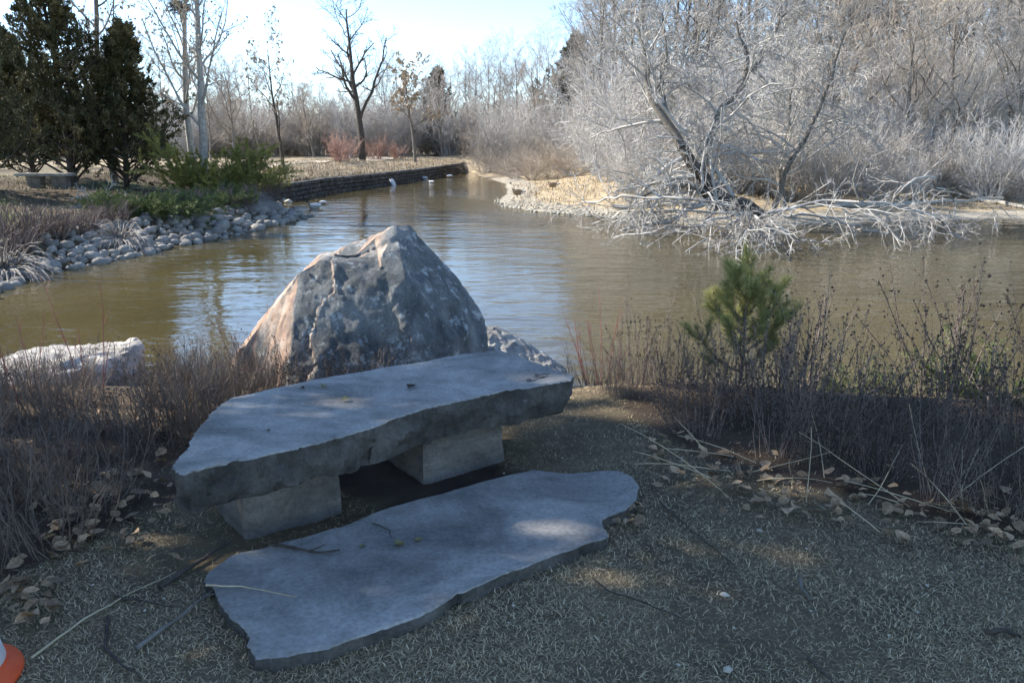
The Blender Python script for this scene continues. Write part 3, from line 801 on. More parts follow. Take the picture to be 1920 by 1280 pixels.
# the wood on the right bank
WOOD = [(1110, 330, 300, 0), (1150, 318, 360, 2), (1190, 325, 330, 1), (1240, 315, 420, 3), (1290, 322, 380, 0), (1345, 312, 430, 2), (1400, 318, 420, 3), (1440, 326, 350, 1), (1478, 310, 450, 2), (1525, 318, 420, 3), (1570, 312, 380, 0), (1610, 325, 360, 1),
        (1640, 322, 480, 3), (1668, 318, 520, 2), (1705, 325, 460, 3), (1745, 320, 520, 2), (1790, 330, 500, 3), (1830, 322, 540, 2), (1870, 335, 520, 3), (1910, 330, 560, 2), (1960, 335, 560, 3), (2010, 330, 540, 2), (1770, 345, 330, 1), (1885, 350, 320, 0), (1560, 335, 300, 4), (1690, 340, 280, 4),
        (1130, 312, 330, 1), (1170, 310, 400, 2), (1215, 312, 380, 1), (1265, 310, 430, 2), (1315, 311, 420, 1), (1370, 309, 460, 2), (1425, 310, 400, 1), (1500, 311, 470, 2), (1550, 309, 430, 2), (1595, 311, 420, 1), (1655, 312, 430, 1), (1725, 311, 460, 2), (1765, 312, 430, 1), (1810, 311, 480, 2), (1850, 312, 430, 1), (1895, 311, 490, 2), (1935, 312, 440, 1)]
for k, (px, py, hp, v) in enumerate(WOOD):
    p = G(px, py, -.2); Y = min(p.y, 60) if p.y > 0 else 60
    p = Vector(((px - 960) / FPX * Y * 1.0, Y, 0)); p.z = z1(p.x, p.y)
    h = hp * Y / FPX * 1.05
    big = px > 1620 and hp > 400
    place(VAR[v], 'bare_tree', 'tall leafless tree with dark trunk in the wood on the far right bank' if big else 'leafless pale tree in the tangled wood behind the fallen willow', 'tree', p, h, rt.uniform(0, 6.28),
          'tall leafless trees at the right end of the wood' if big else 'leafless trees behind the fallen willow')
for k in range(84):
    px = 1130 + (k % 60) * 14 + rt.uniform(-10, 10); Y = rt.uniform(36, 54) if k < 60 else rt.uniform(30.5, 35)
    if k >= 60: px = 1180 + (k - 60) * 32 + rt.uniform(-12, 12)
    p = Vector(((px - 960) / FPX * Y, Y, 0)); p.z = z1(p.x, p.y)
    place(rt.choice((BUSH[0], BUSH[2], BUSH[2])), 'bare_bush', 'leafless bush in the undergrowth of the wood on the right bank', 'bush', p, rt.uniform(3.2, 7.0) if k < 60 else rt.uniform(1.6, 3.4), rt.uniform(0, 6.28), 'undergrowth bushes of the right wood', ('stems', 'twigs'))

# single trees one can tell apart
ls, rg = tree_levels(90, 10, .26, levels=[dict(n=12, t0=.26, ang=52, lf=.5, K=9, wob=.15, tw=.10, rf=.6), dict(n=8, t0=.2, ang=45, lf=.45, K=6, wob=.2), dict(n=6, t0=.15, ang=45, lf=.5, K=4, wob=.2, rmin=.012), dict(n=4, t0=.2, ang=40, lf=.5, K=3, wob=.2, rmin=.009)], lean=(-.02, 0, 1))
a, b = wood_meshes(ls, 3); a.materials.append(M['bark_dark']); b.materials.append(M['twig_brown'])
p = G(687, 304, .2); Y = min(p.y, 75); p = Vector(((687 - 960) / FPX * Y, Y, 0)); p.z = z1(p.x, p.y)
place((a, b, 10), 'shade_tree', 'large dark-limbed bare tree standing alone on the far walled bank', 'tree', p, 265 * Y / FPX, 2.2)
def leafy(seed, H, r0, lv, n, size, mat_leaf, bark, twig, lean=(0, 0, 1)):
    ls, rg = tree_levels(seed, H, r0, levels=lv, lean=lean)
    a, b = wood_meshes(ls, 3); a.materials.append(M[bark]); b.materials.append(M[twig])
    mb_ = MB(); v, f = hang_leaves(ls, rg, n, size); mb_.add(v, f); c = mb_.mesh('dry_leaves', False); c.materials.append(M[mat_leaf])
    return a, b, c, H
def place_leafy(var, name, label, p, h, rz):
    t = place((var[0], var[1], var[3]), name, label, 'tree', p, h, rz)
    o = bpy.data.objects.new('foliage', var[2]); COL.objects.link(o); o.parent = t
    return t
LV_S = [dict(n=9, t0=.3, ang=42, lf=.55, K=7, wob=.12, tw=.1), dict(n=7, t0=.2, ang=42, lf=.5, K=5, wob=.16), dict(n=5, t0=.15, ang=40, lf=.5, K=3, wob=.18, rmin=.008)]
p = G(783, 300, .2); Y = min(p.y, 72); p = Vector(((783 - 960) / FPX * Y, Y, 0)); p.z = z1(p.x, p.y)
place_leafy(leafy(91, 6, .12, LV_S, 1500, .22, 'dry_leaf_tan', 'bark', 'twig_tan'), 'young_tree', 'small tree with pale dry leaves beside the far path', p, 150 * Y / FPX, 1)
p = G(541, 318, .1); Y = min(p.y, 58); p = Vector(((541 - 960) / FPX * Y, Y, 0)); p.z = z1(p.x, p.y)
place_leafy(leafy(92, 6, .10, LV_S, 500, .16, 'dry_leaf_tan', 'bark_dark', 'twig_brown', (.12, 0, 1)), 'young_tree', 'small leaning tree with a few dry leaves near the wall start', p, 205 * Y / FPX, 0.3)
LV_T = [dict(n=18, t0=.2, ang=50, lf=.34, K=8, wob=.09, tw=.16, rf=.42), dict(n=7, t0=.2, ang=42, lf=.45, K=5, wob=.15), dict(n=6, t0=.15, ang=40, lf=.5, K=3, wob=.18, rmin=.005)]
tallv = leafy(93, 10, .15, LV_T, 1500, .10, 'dry_leaf_tan', 'bark_pale', 'twig_tan')
p = G(384, 362, -.2)
place_leafy(tallv, 'slender_tree', 'tall slender pale-barked tree rising from the yellow-green juniper', p, 11.5, 0.4)
p2 = G(366, 340, -.1)
place_leafy(leafy(94, 10, .15, LV_T, 2200, .11, 'dry_leaf_tan', 'bark_pale', 'twig_tan', (-.10, 0, 1)), 'slender_tree', 'second slender tree leaning behind the pale trunk, tan leaves clinging', p2, 11.0, 2.0)
p3 = G(215, 335, -.1)
place_leafy(leafy(95, 10, .14, LV_T, 2000, .12, 'dry_leaf_tan', 'bark', 'twig_tan', (.05, 0, 1)), 'slender_tree', 'bare tree with tan leaves rising behind the dark conifers', p3, 11.5, 4.0)
# nest high in the slender tree
rn = np.random.default_rng(3); n = 220
an = rn.random(n) * 6.28; S = np.stack([np.cos(an) * .2, np.sin(an) * .2, rn.normal(0, .09, n)], 1); D = np.stack([-np.sin(an), np.cos(an), rn.normal(0, .25, n)], 1)
P = grow(rn, S, D, np.full(n, .4), 4, .25, (0, 0, 0), 0); v, f = tubes(P, np.full((n, 4), .012), 3)
nest_p = atY(337, 14, p2.y)
o = link('bird_nest', MB().add(v + np.array(nest_p), f).mesh('bird_nest'), M['seed_dark']); tag(o, 'dark twiggy bird nest high in the slender trees', 'nest')

# conifers on the left bank
def conifer(seed, H, rad, nb, mat, r0=.14, low=.06, dens=1.0, shape=.8, nl=.14, ang=72):
    rng = np.random.default_rng(seed)
    P0 = grow(rng, np.zeros((1, 3)), np.array([[0.02, 0, 1]]), np.array([H]), 14, .03, (0, 0, 1), .04); R0 = taper([r0], 14, .08)
    S, D, L, r = spawn(rng, P0, R0, nb, low, .99, ang, 9, 1, .2, 0, .35)
    t = S[:, 2] / H
    L = rad * (np.clip(1.02 - t, .04, 1) ** shape) * rng.uniform(.4, 1.25, len(S)) + .25
    P1 = grow(rng, S, D, L, 7, .09, (0, 0, 1), .13); R1 = taper(np.maximum(r, .012), 7, .25)
    S2, D2, L2, r2 = spawn(rng, P1, R1, 9, .25, 1.0, 48, 12, .34, .3, .4, .5)
    P2 = grow(rng, S2, D2, np.maximum(L2, .25), 4, .15, (0, 0, 1), .16); R2 = taper(np.maximum(r2, .006), 4, .4)
    tr = MB().add(*tubes(P0, R0, 8)); tr.add(*tubes(P1, R1, 4)); tr.add(*tubes(P2, R2, 3))
    # sprays of scale foliage: short pointed blades all along the outer twigs
    m = int(34 * dens); N2 = len(P2)
    tt = rng.random((N2, m)) ** .7 * 2.999; i = tt.astype(int); fr = (tt - i)[..., None]; a = np.arange(N2)[:, None]
    Sx = P2[a, i] * (1 - fr) + P2[a, i + 1] * fr; T = norm(P2[a, i + 1] - P2[a, i])
    d = norm(T * .9 + rng.normal(0, .55, Sx.shape) + np.array([0, 0, .25])); u = norm(np.cross(d, rng.normal(0, 1, Sx.shape)))
    L_ = nl * rng.uniform(.6, 1.4, Sx.shape[:2])[..., None]; wd = L_ * .2
    Sx = Sx + rng.normal(0, .03, Sx.shape)
    w2 = np.cross(d, u)
    V = np.stack([Sx, Sx + d * L_ * .45 + u * wd, Sx + d * L_, Sx + d * L_ * .45 - u * wd * .6 + w2 * wd * .8], 2).reshape(-1, 3)
    q = np.arange(N2 * m) * 4
    fo = MB().add(V, [np.stack([q, q + 1, q + 2], 1), np.stack([q, q + 2, q + 3], 1)])
    a_, b_ = tr.mesh('trunk'), fo.mesh('foliage', False); a_.materials.append(M['bark_dark']); b_.materials.append(M[mat])
    return a_, b_, H
c1 = conifer(7, 8.6, 3.3, 120, 'needle_spruce', .16, low=.02, nl=.125, dens=1.4, shape=1.15, ang=66)
c2 = conifer(8, 6.0, 3.1, 110, 'needle_spruce', .12, .01, nl=.125, dens=1.4, shape=1.1, ang=66)
pc1 = G(138, 350, -.1)
place(c1, 'conifer', 'tall bronze-green conifer with bare lower trunk above the cobbles', 'conifer', pc1, 8.6, .5, names=('trunk', 'foliage'))
pc2 = G(238, 352, -.1)
place(c2, 'conifer', 'broad dark conifer with bronze tips nearest the slender tree', 'conifer', pc2, 5.9, 2.0, names=('trunk', 'foliage'))
pc3 = G(-35, 356, -.1)
place(c1, 'conifer', 'dark conifer cut by the picture edge beside the far stone bench', 'conifer', pc3, 7.6, 3.6, names=('trunk', 'foliage'))
pc5 = G(65, 338, -.1)
place(c2, 'conifer', 'lower conifer filling the gap behind the tall bronze one', 'conifer', pc5, 5.4, 5.0, names=('trunk', 'foliage'))
pe = at(820, 290, .3); Y = 96
for px, h, lab in [(820, 9.5, 'dusky evergreen standing in the far belt right of the pale-leaved tree'), (1062, 13.0, 'dusky evergreen showing above the bushes over the channel')]:
    q = Vector(((px - 960) / FPX * Y, Y, 0)); q.z = z1(q.x, q.y)
    place(c2, 'evergreen', lab, 'conifer', q, h, 1.0, names=('trunk', 'foliage'))
# the evergreens beyond the picture's left side whose shade lies over the bench and the lawn, and one added to shade the right bed
c3 = conifer(9, 13.0, 4.3, 125, 'needle_bronze', .24, .10, .92, .42, .29)
c4 = conifer(10, 20.0, 4.8, 110, 'needle_bronze', .28, .62, 1.0, .3, .34)  # added unseen tree, crown lifted to shade the right bed and spare the boulder
for k, (v, x, y, h, rz, lab) in enumerate([(c3, -9.8, 4.1, 13.0, 1.3, 'broad evergreen shading the bench'), (c3, -11.2, 1.5, 13.5, 2, 'broad evergreen shading the near lawn'), (c4, -17.0, 9.4, 20.0, 4, 'tall high-crowned evergreen added to shade the right bed')]):
    place(v, 'evergreen', lab + ', beyond the picture edge', 'conifer', (x, y, z1(x, y)), h, rz, names=('trunk', 'foliage'))

# ---------------------------------------------------------------- the fallen willow
def poly(pts, K=None):
    P = [atY(*p) for p in pts]
    d = [0]
    for a, b in zip(P, P[1:]): d.append(d[-1] + (b - a).length)
    K = K or 12; t = np.linspace(0, d[-1], K); A = np.array(P)
    return np.stack([np.interp(t, d, A[:, i]) for i in range(3)], 1)
limbs = [([(1425, 408, 28.0), (1385, 388, 27.8), (1345, 360, 27.5), (1312, 328, 27.3), (1290, 285, 27.5), (1255, 225, 28), (1215, 175, 28.4), (1208, 110, 28.8), (1195, 50, 29)], .26, .05),
         ([(1400, 402, 27.6), (1350, 385, 27.2), (1318, 358, 27.0), (1290, 347, 26.8), (1245, 352, 26.6), (1190, 372, 26.2)], .16, .04),
         ([(1312, 330, 27.4), (1330, 270, 28.2), (1352, 205, 28.8), (1400, 150, 29.2), (1404, 100, 29.4), (1380, 40, 29.8)], .15, .04),
         ([(1400, 150, 29.2), (1440, 80, 29.6), (1475, 20, 30)], .08, .03),
         ([(1255, 225, 28), (1235, 160, 28.5), (1255, 100, 29), (1240, 40, 29.4)], .09, .03),
         ([(1470, 395, 30), (1462, 330, 30.4), (1475, 260, 30.8), (1482, 190, 31.2), (1492, 110, 31.5)], .12, .04),
         ([(1450, 392, 29.6), (1470, 330, 29.5), (1520, 240, 29.6), (1560, 150, 30), (1585, 60, 30.3)], .11, .04)]
low = [([(1410, 402, -.35), (1330, 412, -.3), (1250, 428, -.45), (1150, 446, -.85)], .07, .015), ([(1405, 405, -.35), (1345, 430, -.4), (1285, 472, -.95)], .06, .012), ([(1410, 408, -.35), (1400, 440, -.35), (1380, 492, -.97)], .06, .012),
       ([(1415, 405, -.35), (1460, 425, -.3), (1530, 468, -.97)], .07, .012), ([(1430, 405, -.3), (1520, 402, -.2), (1610, 425, -.5), (1690, 446, -.95)], .08, .015), ([(1440, 400, -.2), (1560, 372, .2), (1660, 378, .2), (1760, 410, -.3), (1800, 446, -.95)], .08, .012),
       ([(1440, 398, -.2), (1540, 385, 0), (1640, 395, -.1), (1720, 448, -.95)], .07, .012), ([(1400, 400, -.3), (1280, 392, -.2), (1180, 394, -.3), (1110, 420, -.9)], .07, .015), ([(1380, 388, 0), (1270, 372, .2), (1160, 368, .2), (1060, 385, -.4)], .07, .015),
       ([(1670, 392, -.2), (1695, 345, .55), (1740, 333, .7), (1790, 378, -.1), (1806, 440, -.95)], .05, .012), ([(1670, 392, -.2), (1690, 350, .45), (1720, 343, .5), (1750, 390, -.2), (1745, 452, -.95)], .05, .012), ([(1405, 405, -.35), (1440, 440, -.5), (1470, 482, -.97)], .05, .01), ([(1405, 405, -.35), (1360, 450, -.6), (1345, 478, -.97)], .05, .01)]
wt = thing('fallen_willow', 'toppled white-twigged willow sprawling from the right bank into the pond', 'tree', (0, 0, 0))
mt, mc = MB(), MB()
KL = 14
PT = np.stack([poly([(a, b, c - 2.4) for a, b, c in q], KL) for q, _, _ in limbs]); RT = np.stack([np.linspace(a, b, KL) for _, a, b in limbs])
PL = np.stack([poly([(a, b, at(a, b, c).y) for a, b, c in q], KL) for q, _, _ in low]); RL = np.stack([np.linspace(a * .65, b, KL) for _, a, b in low])
rngf = np.random.default_rng(77)
PT[:, 1:-1] += rngf.normal(0, .05, PT[:, 1:-1].shape); PL[:, 1:-1] += rngf.normal(0, .05, PL[:, 1:-1].shape)
mt.add(*tubes(PT[:2, :7], RT[:2, :7], 8)); up_ = MB().add(*tubes(PT[:2, 6:], RT[:2, 6:], 8)).add(*tubes(PT[2:], RT[2:], 8))
lowm = MB().add(*tubes(PL, RL, 6))
l1, _ = tree_levels(78, trunk=(PT, RT), levels=[dict(n=17, t0=.10, ang=55, asd=18, lf=.5, K=8, wob=.16, trop=(0, 0, -1), tw=.085, rf=.45, ts=.3), dict(n=9, t0=.15, ang=45, lf=.45, K=6, wob=.18, trop=(0, 0, -1), tw=.09, rmin=.011), dict(n=8, t0=.12, ang=42, lf=.5, K=4, wob=.2, trop=(0, 0, -1), tw=.1, rmin=.0095), dict(n=2, t0=.2, ang=40, lf=.7, K=3, wob=.2, trop=(0, 0, -1), tw=.1, rmin=.0085)])
for k, (P, Rr) in enumerate(l1[1:]): mc.add(*tubes(P, Rr, 4 if k == 0 else 3))
l2, _ = tree_levels(79, trunk=(PL, RL), levels=[dict(n=9, t0=.15, ang=48, asd=18, lf=.30, K=6, wob=.2, trop=(0, 0, -1), tw=.03, rf=.55, ts=.3, rmin=.014), dict(n=6, t0=.15, ang=45, lf=.5, K=4, wob=.22, trop=(0, 0, -1), tw=.04, rmin=.011), dict(n=4, t0=.15, ang=45, lf=.5, K=3, wob=.2, rmin=.008)])
for k, (P, Rr) in enumerate(l2[1:]): lowm.add(*tubes(P, Rr, 4 if k == 0 else 3))
link('trunk', mt.mesh('trunk'), M['bark_dark'], wt)
link('upper_limbs', up_.mesh('upper_limbs'), M['bark'], wt)
link('crown', mc.mesh('crown'), M['twig_white'], wt)
link('low_branches', lowm.mesh('low_branches'), M['twig_bleached'], wt)
# drift logs along the right bank
for k, (a, b, r, lab) in enumerate([((1560, 385, 29.3), (1880, 372, 31), .10, 'long pale log lying along the right bank behind the willow'), ((1800, 350, 33), (1925, 412, 30), .13, 'weathered trunk slanting down the right bank to the water'), ((1150, 398, 30.2), (1390, 392, 29.6), .09, 'pale log lying on the mud left of the willow trunk')]):
    P = poly([a, (a[0] * .5 + b[0] * .5, a[1] * .5 + b[1] * .5 + 3, a[2] * .5 + b[2] * .5), b], 10)[None]
    P[0, :, 2] = np.maximum(P[0, :, 2], hz(P[0, :, 0], P[0, :, 1]) + r * .6)
    P[0] += rngf.normal(0, .03, P[0].shape)
    tag(link('drift_log', MB().add(*tubes(P, np.linspace(r, r * .5, 10)[None], 7)).mesh('drift_log'), M['bark_pale']), lab, 'log')

# ---------------------------------------------------------------- shrubs on the left bank
def spray_bush(seed, n, L, up, mat, nl=.07, rad=.4, m=60, wfac=.13, sub=7):
    rng = np.random.default_rng(seed)
    an = rng.random(n) * 6.28; rr = rng.random(n) ** .5 * rad
    S = np.stack([np.cos(an) * rr, np.sin(an) * rr, np.zeros(n)], 1)
    D = np.stack([np.cos(an), np.sin(an), np.full(n, up) * rng.uniform(.4, 1.6, n)], 1)
    P = grow(rng, S, D, L * rng.uniform(.5, 1.1, n), 7, .08, (0, 0, 1), .03); Rr = taper(np.full(n, .014), 7, .3)
    S2, D2, L2, r2 = spawn(rng, P, Rr, sub, .2, 1, 38, 10, .32, .25, .4, .5)
    P2 = grow(rng, S2, D2, L2, 4, .12, (0, 0, 1), .05); R2 = taper(np.maximum(r2, .004), 4, .4)
    st = MB().add(*tubes(P, Rr, 4)).add(*tubes(P2, R2, 3))
    N2 = len(P2); tt = rng.random((N2, m)) * 2.999; i = tt.astype(int); fr = (tt - i)[..., None]; a = np.arange(N2)[:, None]
    Sx = P2[a, i] * (1 - fr) + P2[a, i + 1] * fr; T = norm(P2[a, i + 1] - P2[a, i])
    d = norm(T + rng.normal(0, .5, Sx.shape)); u = norm(np.cross(d, rng.normal(0, 1, Sx.shape))); w2 = np.cross(d, u)
    L_ = nl * rng.uniform(.6, 1.4, Sx.shape[:2])[..., None]; wd = L_ * wfac
    Sx = Sx + rng.normal(0, nl * .2, Sx.shape)
    V = np.stack([Sx, Sx + d * L_ * .45 + u * wd, Sx + d * L_, Sx + d * L_ * .45 - u * wd * .6 + w2 * wd * .8], 2).reshape(-1, 3)
    q = np.arange(N2 * m) * 4
    fo = MB().add(V, [np.stack([q, q + 1, q + 2], 1), np.stack([q, q + 2, q + 3], 1)])
    a_, b_ = st.mesh('stems'), fo.mesh('foliage', False); a_.materials.append(M['twig_brown']); b_.materials.append(M[mat])
    return a_, b_, 1.0
jun = spray_bush(21, 60, 2.6, .75, 'needle_green', .10, .5, 95)
place(jun, 'juniper', 'yellow-green feathery juniper around the slender pale trunk', 'shrub', G(405, 368, -.2), 1.0, 0, names=('stems', 'foliage'))
place(jun, 'juniper', 'yellow-green juniper spray reaching over the water by the wall', 'shrub', G(470, 372, -.3), .72, 2, names=('stems', 'foliage'))
junl = spray_bush(22, 70, 1.5, .22, 'needle_low', .08, .5, 50)
for px, py, s, rz, lab in [(300, 402, 1.0, 0, 'low spreading green juniper just above the cobbles'), (250, 398, .8, 2, 'low green juniper beside the white bare branches'), (400, 385, .9, 4, 'dark low juniper in the shade under the slender tree')]:
    place(junl, 'low_juniper', lab, 'shrub', G(px, py, -.3), s, rz, names=('stems', 'foliage'))
wb = bush_var(65, 12, 1.1, 1.4, 'twig_white', [dict(n=6, t0=.2, ang=45, lf=.45, K=5, wob=.2, rmin=.012), dict(n=4, t0=.2, ang=45, lf=.5, K=3, wob=.2, rmin=.009)], arch=.16)
place(wb, 'white_branch_shrub', 'arching white bare branches beside the conifers', 'shrub', G(185, 388, -.3), 1.0, 1, names=('stems', 'twigs'))
bb = bush_var(66, 60, .9, .8, 'twig_brown', [dict(n=6, t0=.2, ang=35, lf=.4, K=4, wob=.2, rmin=.006)])
for k, (px, py) in enumerate([(40, 450), (100, 440), (150, 435), (210, 420), (350, 398), (450, 392), (495, 385), (20, 480)]):
    place(bb, 'brown_shrub', 'dry brown twiggy shrub on the bank above the cobbles', 'shrub', G(px, py, -.3), rt.uniform(.7, 1.1), rt.uniform(0, 6), 'brown shrubs above the cobbles', ('stems', 'twigs'))
def tuft(seed, n, L, lay, mat, wid=.006):
    rng = np.random.default_rng(seed); an = rng.random(n) * 6.28; rr = rng.random(n) ** .5 * .22
    S = np.stack([np.cos(an) * rr, np.sin(an) * rr, np.zeros(n)], 1); D = np.stack([np.cos(an) * .6 + lay[0], np.sin(an) * .6 + lay[1], np.full(n, .9)], 1)
    P = grow(rng, S, D, L * rng.uniform(.5, 1.1, n), 6, .08, (lay[0], lay[1], -1.2), .22)
    me_ = MB().add(*tubes(P, taper(np.full(n, wid), 6, .25), 3)).mesh('blades'); me_.materials.append(M[mat]); return me_
tm = tuft(31, 260, 1.0, (.5, -.5), 'twig_grey', .011)
for px, py, s, lab in [(225, 452, 1.1, 'grey dry grass clump spilling over the cobbles'), (15, 510, 1.2, 'grey dry grass clump at the edge of the picture by the water'), (450, 388, 1.0, 'dry grass clump below the slender tree'), (480, 385, .9, 'dry grass clump beside the juniper spray')]:
    q = G(px, py, -.5); o = bpy.data.objects.new('grass_clump', tm); COL.objects.link(o); o.location = q; o.scale = (s, s, s); o.rotation_euler = (0, 0, rt.uniform(-.4, .4)); tag(o, lab, 'grass clump')

# scratched writing near the far corner of the seat
for st_ in ([(987, 713), (990, 710), (994, 712), (991, 716), (987, 713)], [(994, 709), (996, 714), (1000, 713), (1006, 711)], [(1003, 702), (1006, 700), (1008, 703), (1005, 705), (1003, 702)], [(1008, 703), (1014, 702), (1022, 700), (1031, 701)], [(1000, 707), (1010, 706), (1020, 706), (1028, 704)], [(1006, 710), (1012, 709), (1022, 707)]):
    A = np.array([at(x, y, ST + .001) for x, y in st_]); K = len(A)
    link('carved_mark', MB().add(*tubes(A[None], np.full((1, K), .0016), 5)).mesh('carved_mark'), M['scrap'], bench)
# far stone bench under the conifers
fb_ = thing('stone_bench', 'distant stone slab bench on two tan pedestals under the conifers', 'bench')
q = G(80, 352, -.1); zt = q.z
def quad_px(cx, cy, w_, d_): return [(cx - w_, cy - d_), (cx + w_, cy - d_), (cx + w_, cy + d_), (cx - w_, cy + d_)]
outline_slab('seat', quad_px(q.x + .15, q.y, 1.0, .3), zt + .52, zt + .42, 0, M['bench_top'], fb_, n=60, rough=.01, seed=41)
for dx in (-.2, .72): outline_slab('leg', quad_px(q.x + dx, q.y, .28, .2), zt + .415, zt - .1, lambda t: .08 * t, M['bench_leg'], fb_, n=40, rough=.015, seed=42)

# ---------------------------------------------------------------- birds
def loft(spine, sides=10):
    """spine: (x, z, half width, half height) rings along the bird, one skin"""
    V, F = [], []
    for (x, z, w_, h_) in spine:
        for k in range(sides):
            a = 2 * math.pi * k / sides
            V.append((x, math.cos(a) * w_, z + math.sin(a) * h_))
    n = len(spine)
    for i in range(n - 1):
        for k in range(sides):
            F.append((i * sides + k, i * sides + (k + 1) % sides, (i + 1) * sides + (k + 1) % sides, (i + 1) * sides + k))
    return np.array(V, float), np.array(F)
def bird(name, label, cat, spine, mats, slots, loc, rz, s, pitch=0.0, legs=False, group=None):
    t = thing(name, label, cat, loc, rz, group, s)
    v, f = loft(spine); me_ = new_mesh('body', v, [f])
    for m_ in mats: me_.materials.append(m_)
    sl_ = np.repeat(np.array(slots[:len(spine) - 1]), 10).astype(np.int32); me_.polygons.foreach_set('material_index', sl_)
    b = link('body', me_, None, t); b.rotation_euler = (0, pitch, 0)
    wv_, wf = loft([(-.30, .10, .01, .01), (-.2, .12, .03, .05), (-.02, .13, .035, .075), (.12, .12, .02, .04), (.15, .12, .004, .01)], 8)
    for sy in (-1, 1):
        o = link('wing', new_mesh('wing', wv_ + [0, sy * .115, 0], [wf]), mats[0], t); o.rotation_euler = (0, pitch, 0)
    if legs:
        for sy in (-.05, .05):
            P = np.array([[(0, sy, -.02), (.01, sy, -.12), (0, sy, -.2)]]); link('leg', MB().add(*tubes(P, np.full((1, 3), .012), 5)).mesh('leg'), mats[1], t)
    return t
duck_sp = [(-.30, .14, .01, .01), (-.24, .12, .05, .035), (-.12, .08, .11, .09), (.02, .07, .125, .105), (.13, .08, .10, .10), (.18, .13, .055, .07), (.20, .19, .042, .05), (.215, .235, .045, .048), (.25, .25, .045, .045), (.285, .24, .03, .03), (.31, .23, .022, .014), (.36, .222, .02, .008), (.37, .22, .004, .003)]
dm = [M['feather_white'], M['feather_dark'], M['beak_yellow'], M['feather_brown']]
dsl = [1, 0, 0, 0, 3, 3, 1, 1, 1, 2, 2, 2]
bird('duck', 'white-sided drake with dark head floating off the cobble point', 'duck', duck_sp, dm, dsl, at(590, 391, W), math.pi, 1.15)
bird('duck', 'white duck tipping up to feed in mid channel', 'duck', duck_sp, dm, [0] * 12, at(735, 347, W) + Vector((0, 0, .05)), -.6, 1.1, pitch=1.0)
bird('duck', 'small white duck near the far wall end, higher of two', 'duck', duck_sp, dm, dsl, at(798, 336, W), .4, 1.0)
bird('duck', 'small pale duck below the far wall end', 'duck', duck_sp, dm, [0] * 6 + [3] * 6, at(808, 343, W), 2.6, .8)
bird('duck', 'dark duck close to the far end of the wall', 'duck', duck_sp, dm, [1, 3, 3, 3, 3, 1, 1, 1, 1, 2, 2, 2], at(842, 333, W), 3.0, 1.1)
bird('duck', 'brown duck trailing behind the white-sided drake', 'duck', duck_sp, dm, [3] * 9 + [2] * 3, at(604, 383, W), 3.3, .8)
goose_sp = [(-.42, .12, .01, .01), (-.34, .10, .06, .035), (-.18, .06, .13, .11), (.02, .05, .15, .14), (.16, .08, .12, .13), (.23, .16, .06, .08), (.255, .26, .042, .05), (.262, .36, .036, .04), (.27, .45, .036, .036), (.295, .49, .042, .042), (.335, .49, .036, .036), (.37, .475, .022, .018), (.41, .468, .012, .008)]
gm = [M['feather_brown'], M['feather_dark'], M['feather_white'], M['feather_brown']]
gsl = [1, 2, 0, 0, 0, 3, 1, 1, 1, 1, 1, 1]
for px, py, rz, lab in [(970, 371, math.pi, 'black-necked goose resting on the tip of the gravel spit'), (1036, 356, math.pi * .95, 'black-necked goose standing higher on the spit near the bushes')]:
    q = G(px, py, -.8); bird('goose', lab, 'goose', goose_sp, gm, gsl, q + Vector((0, 0, .2)), rz, 1.0, legs=True)

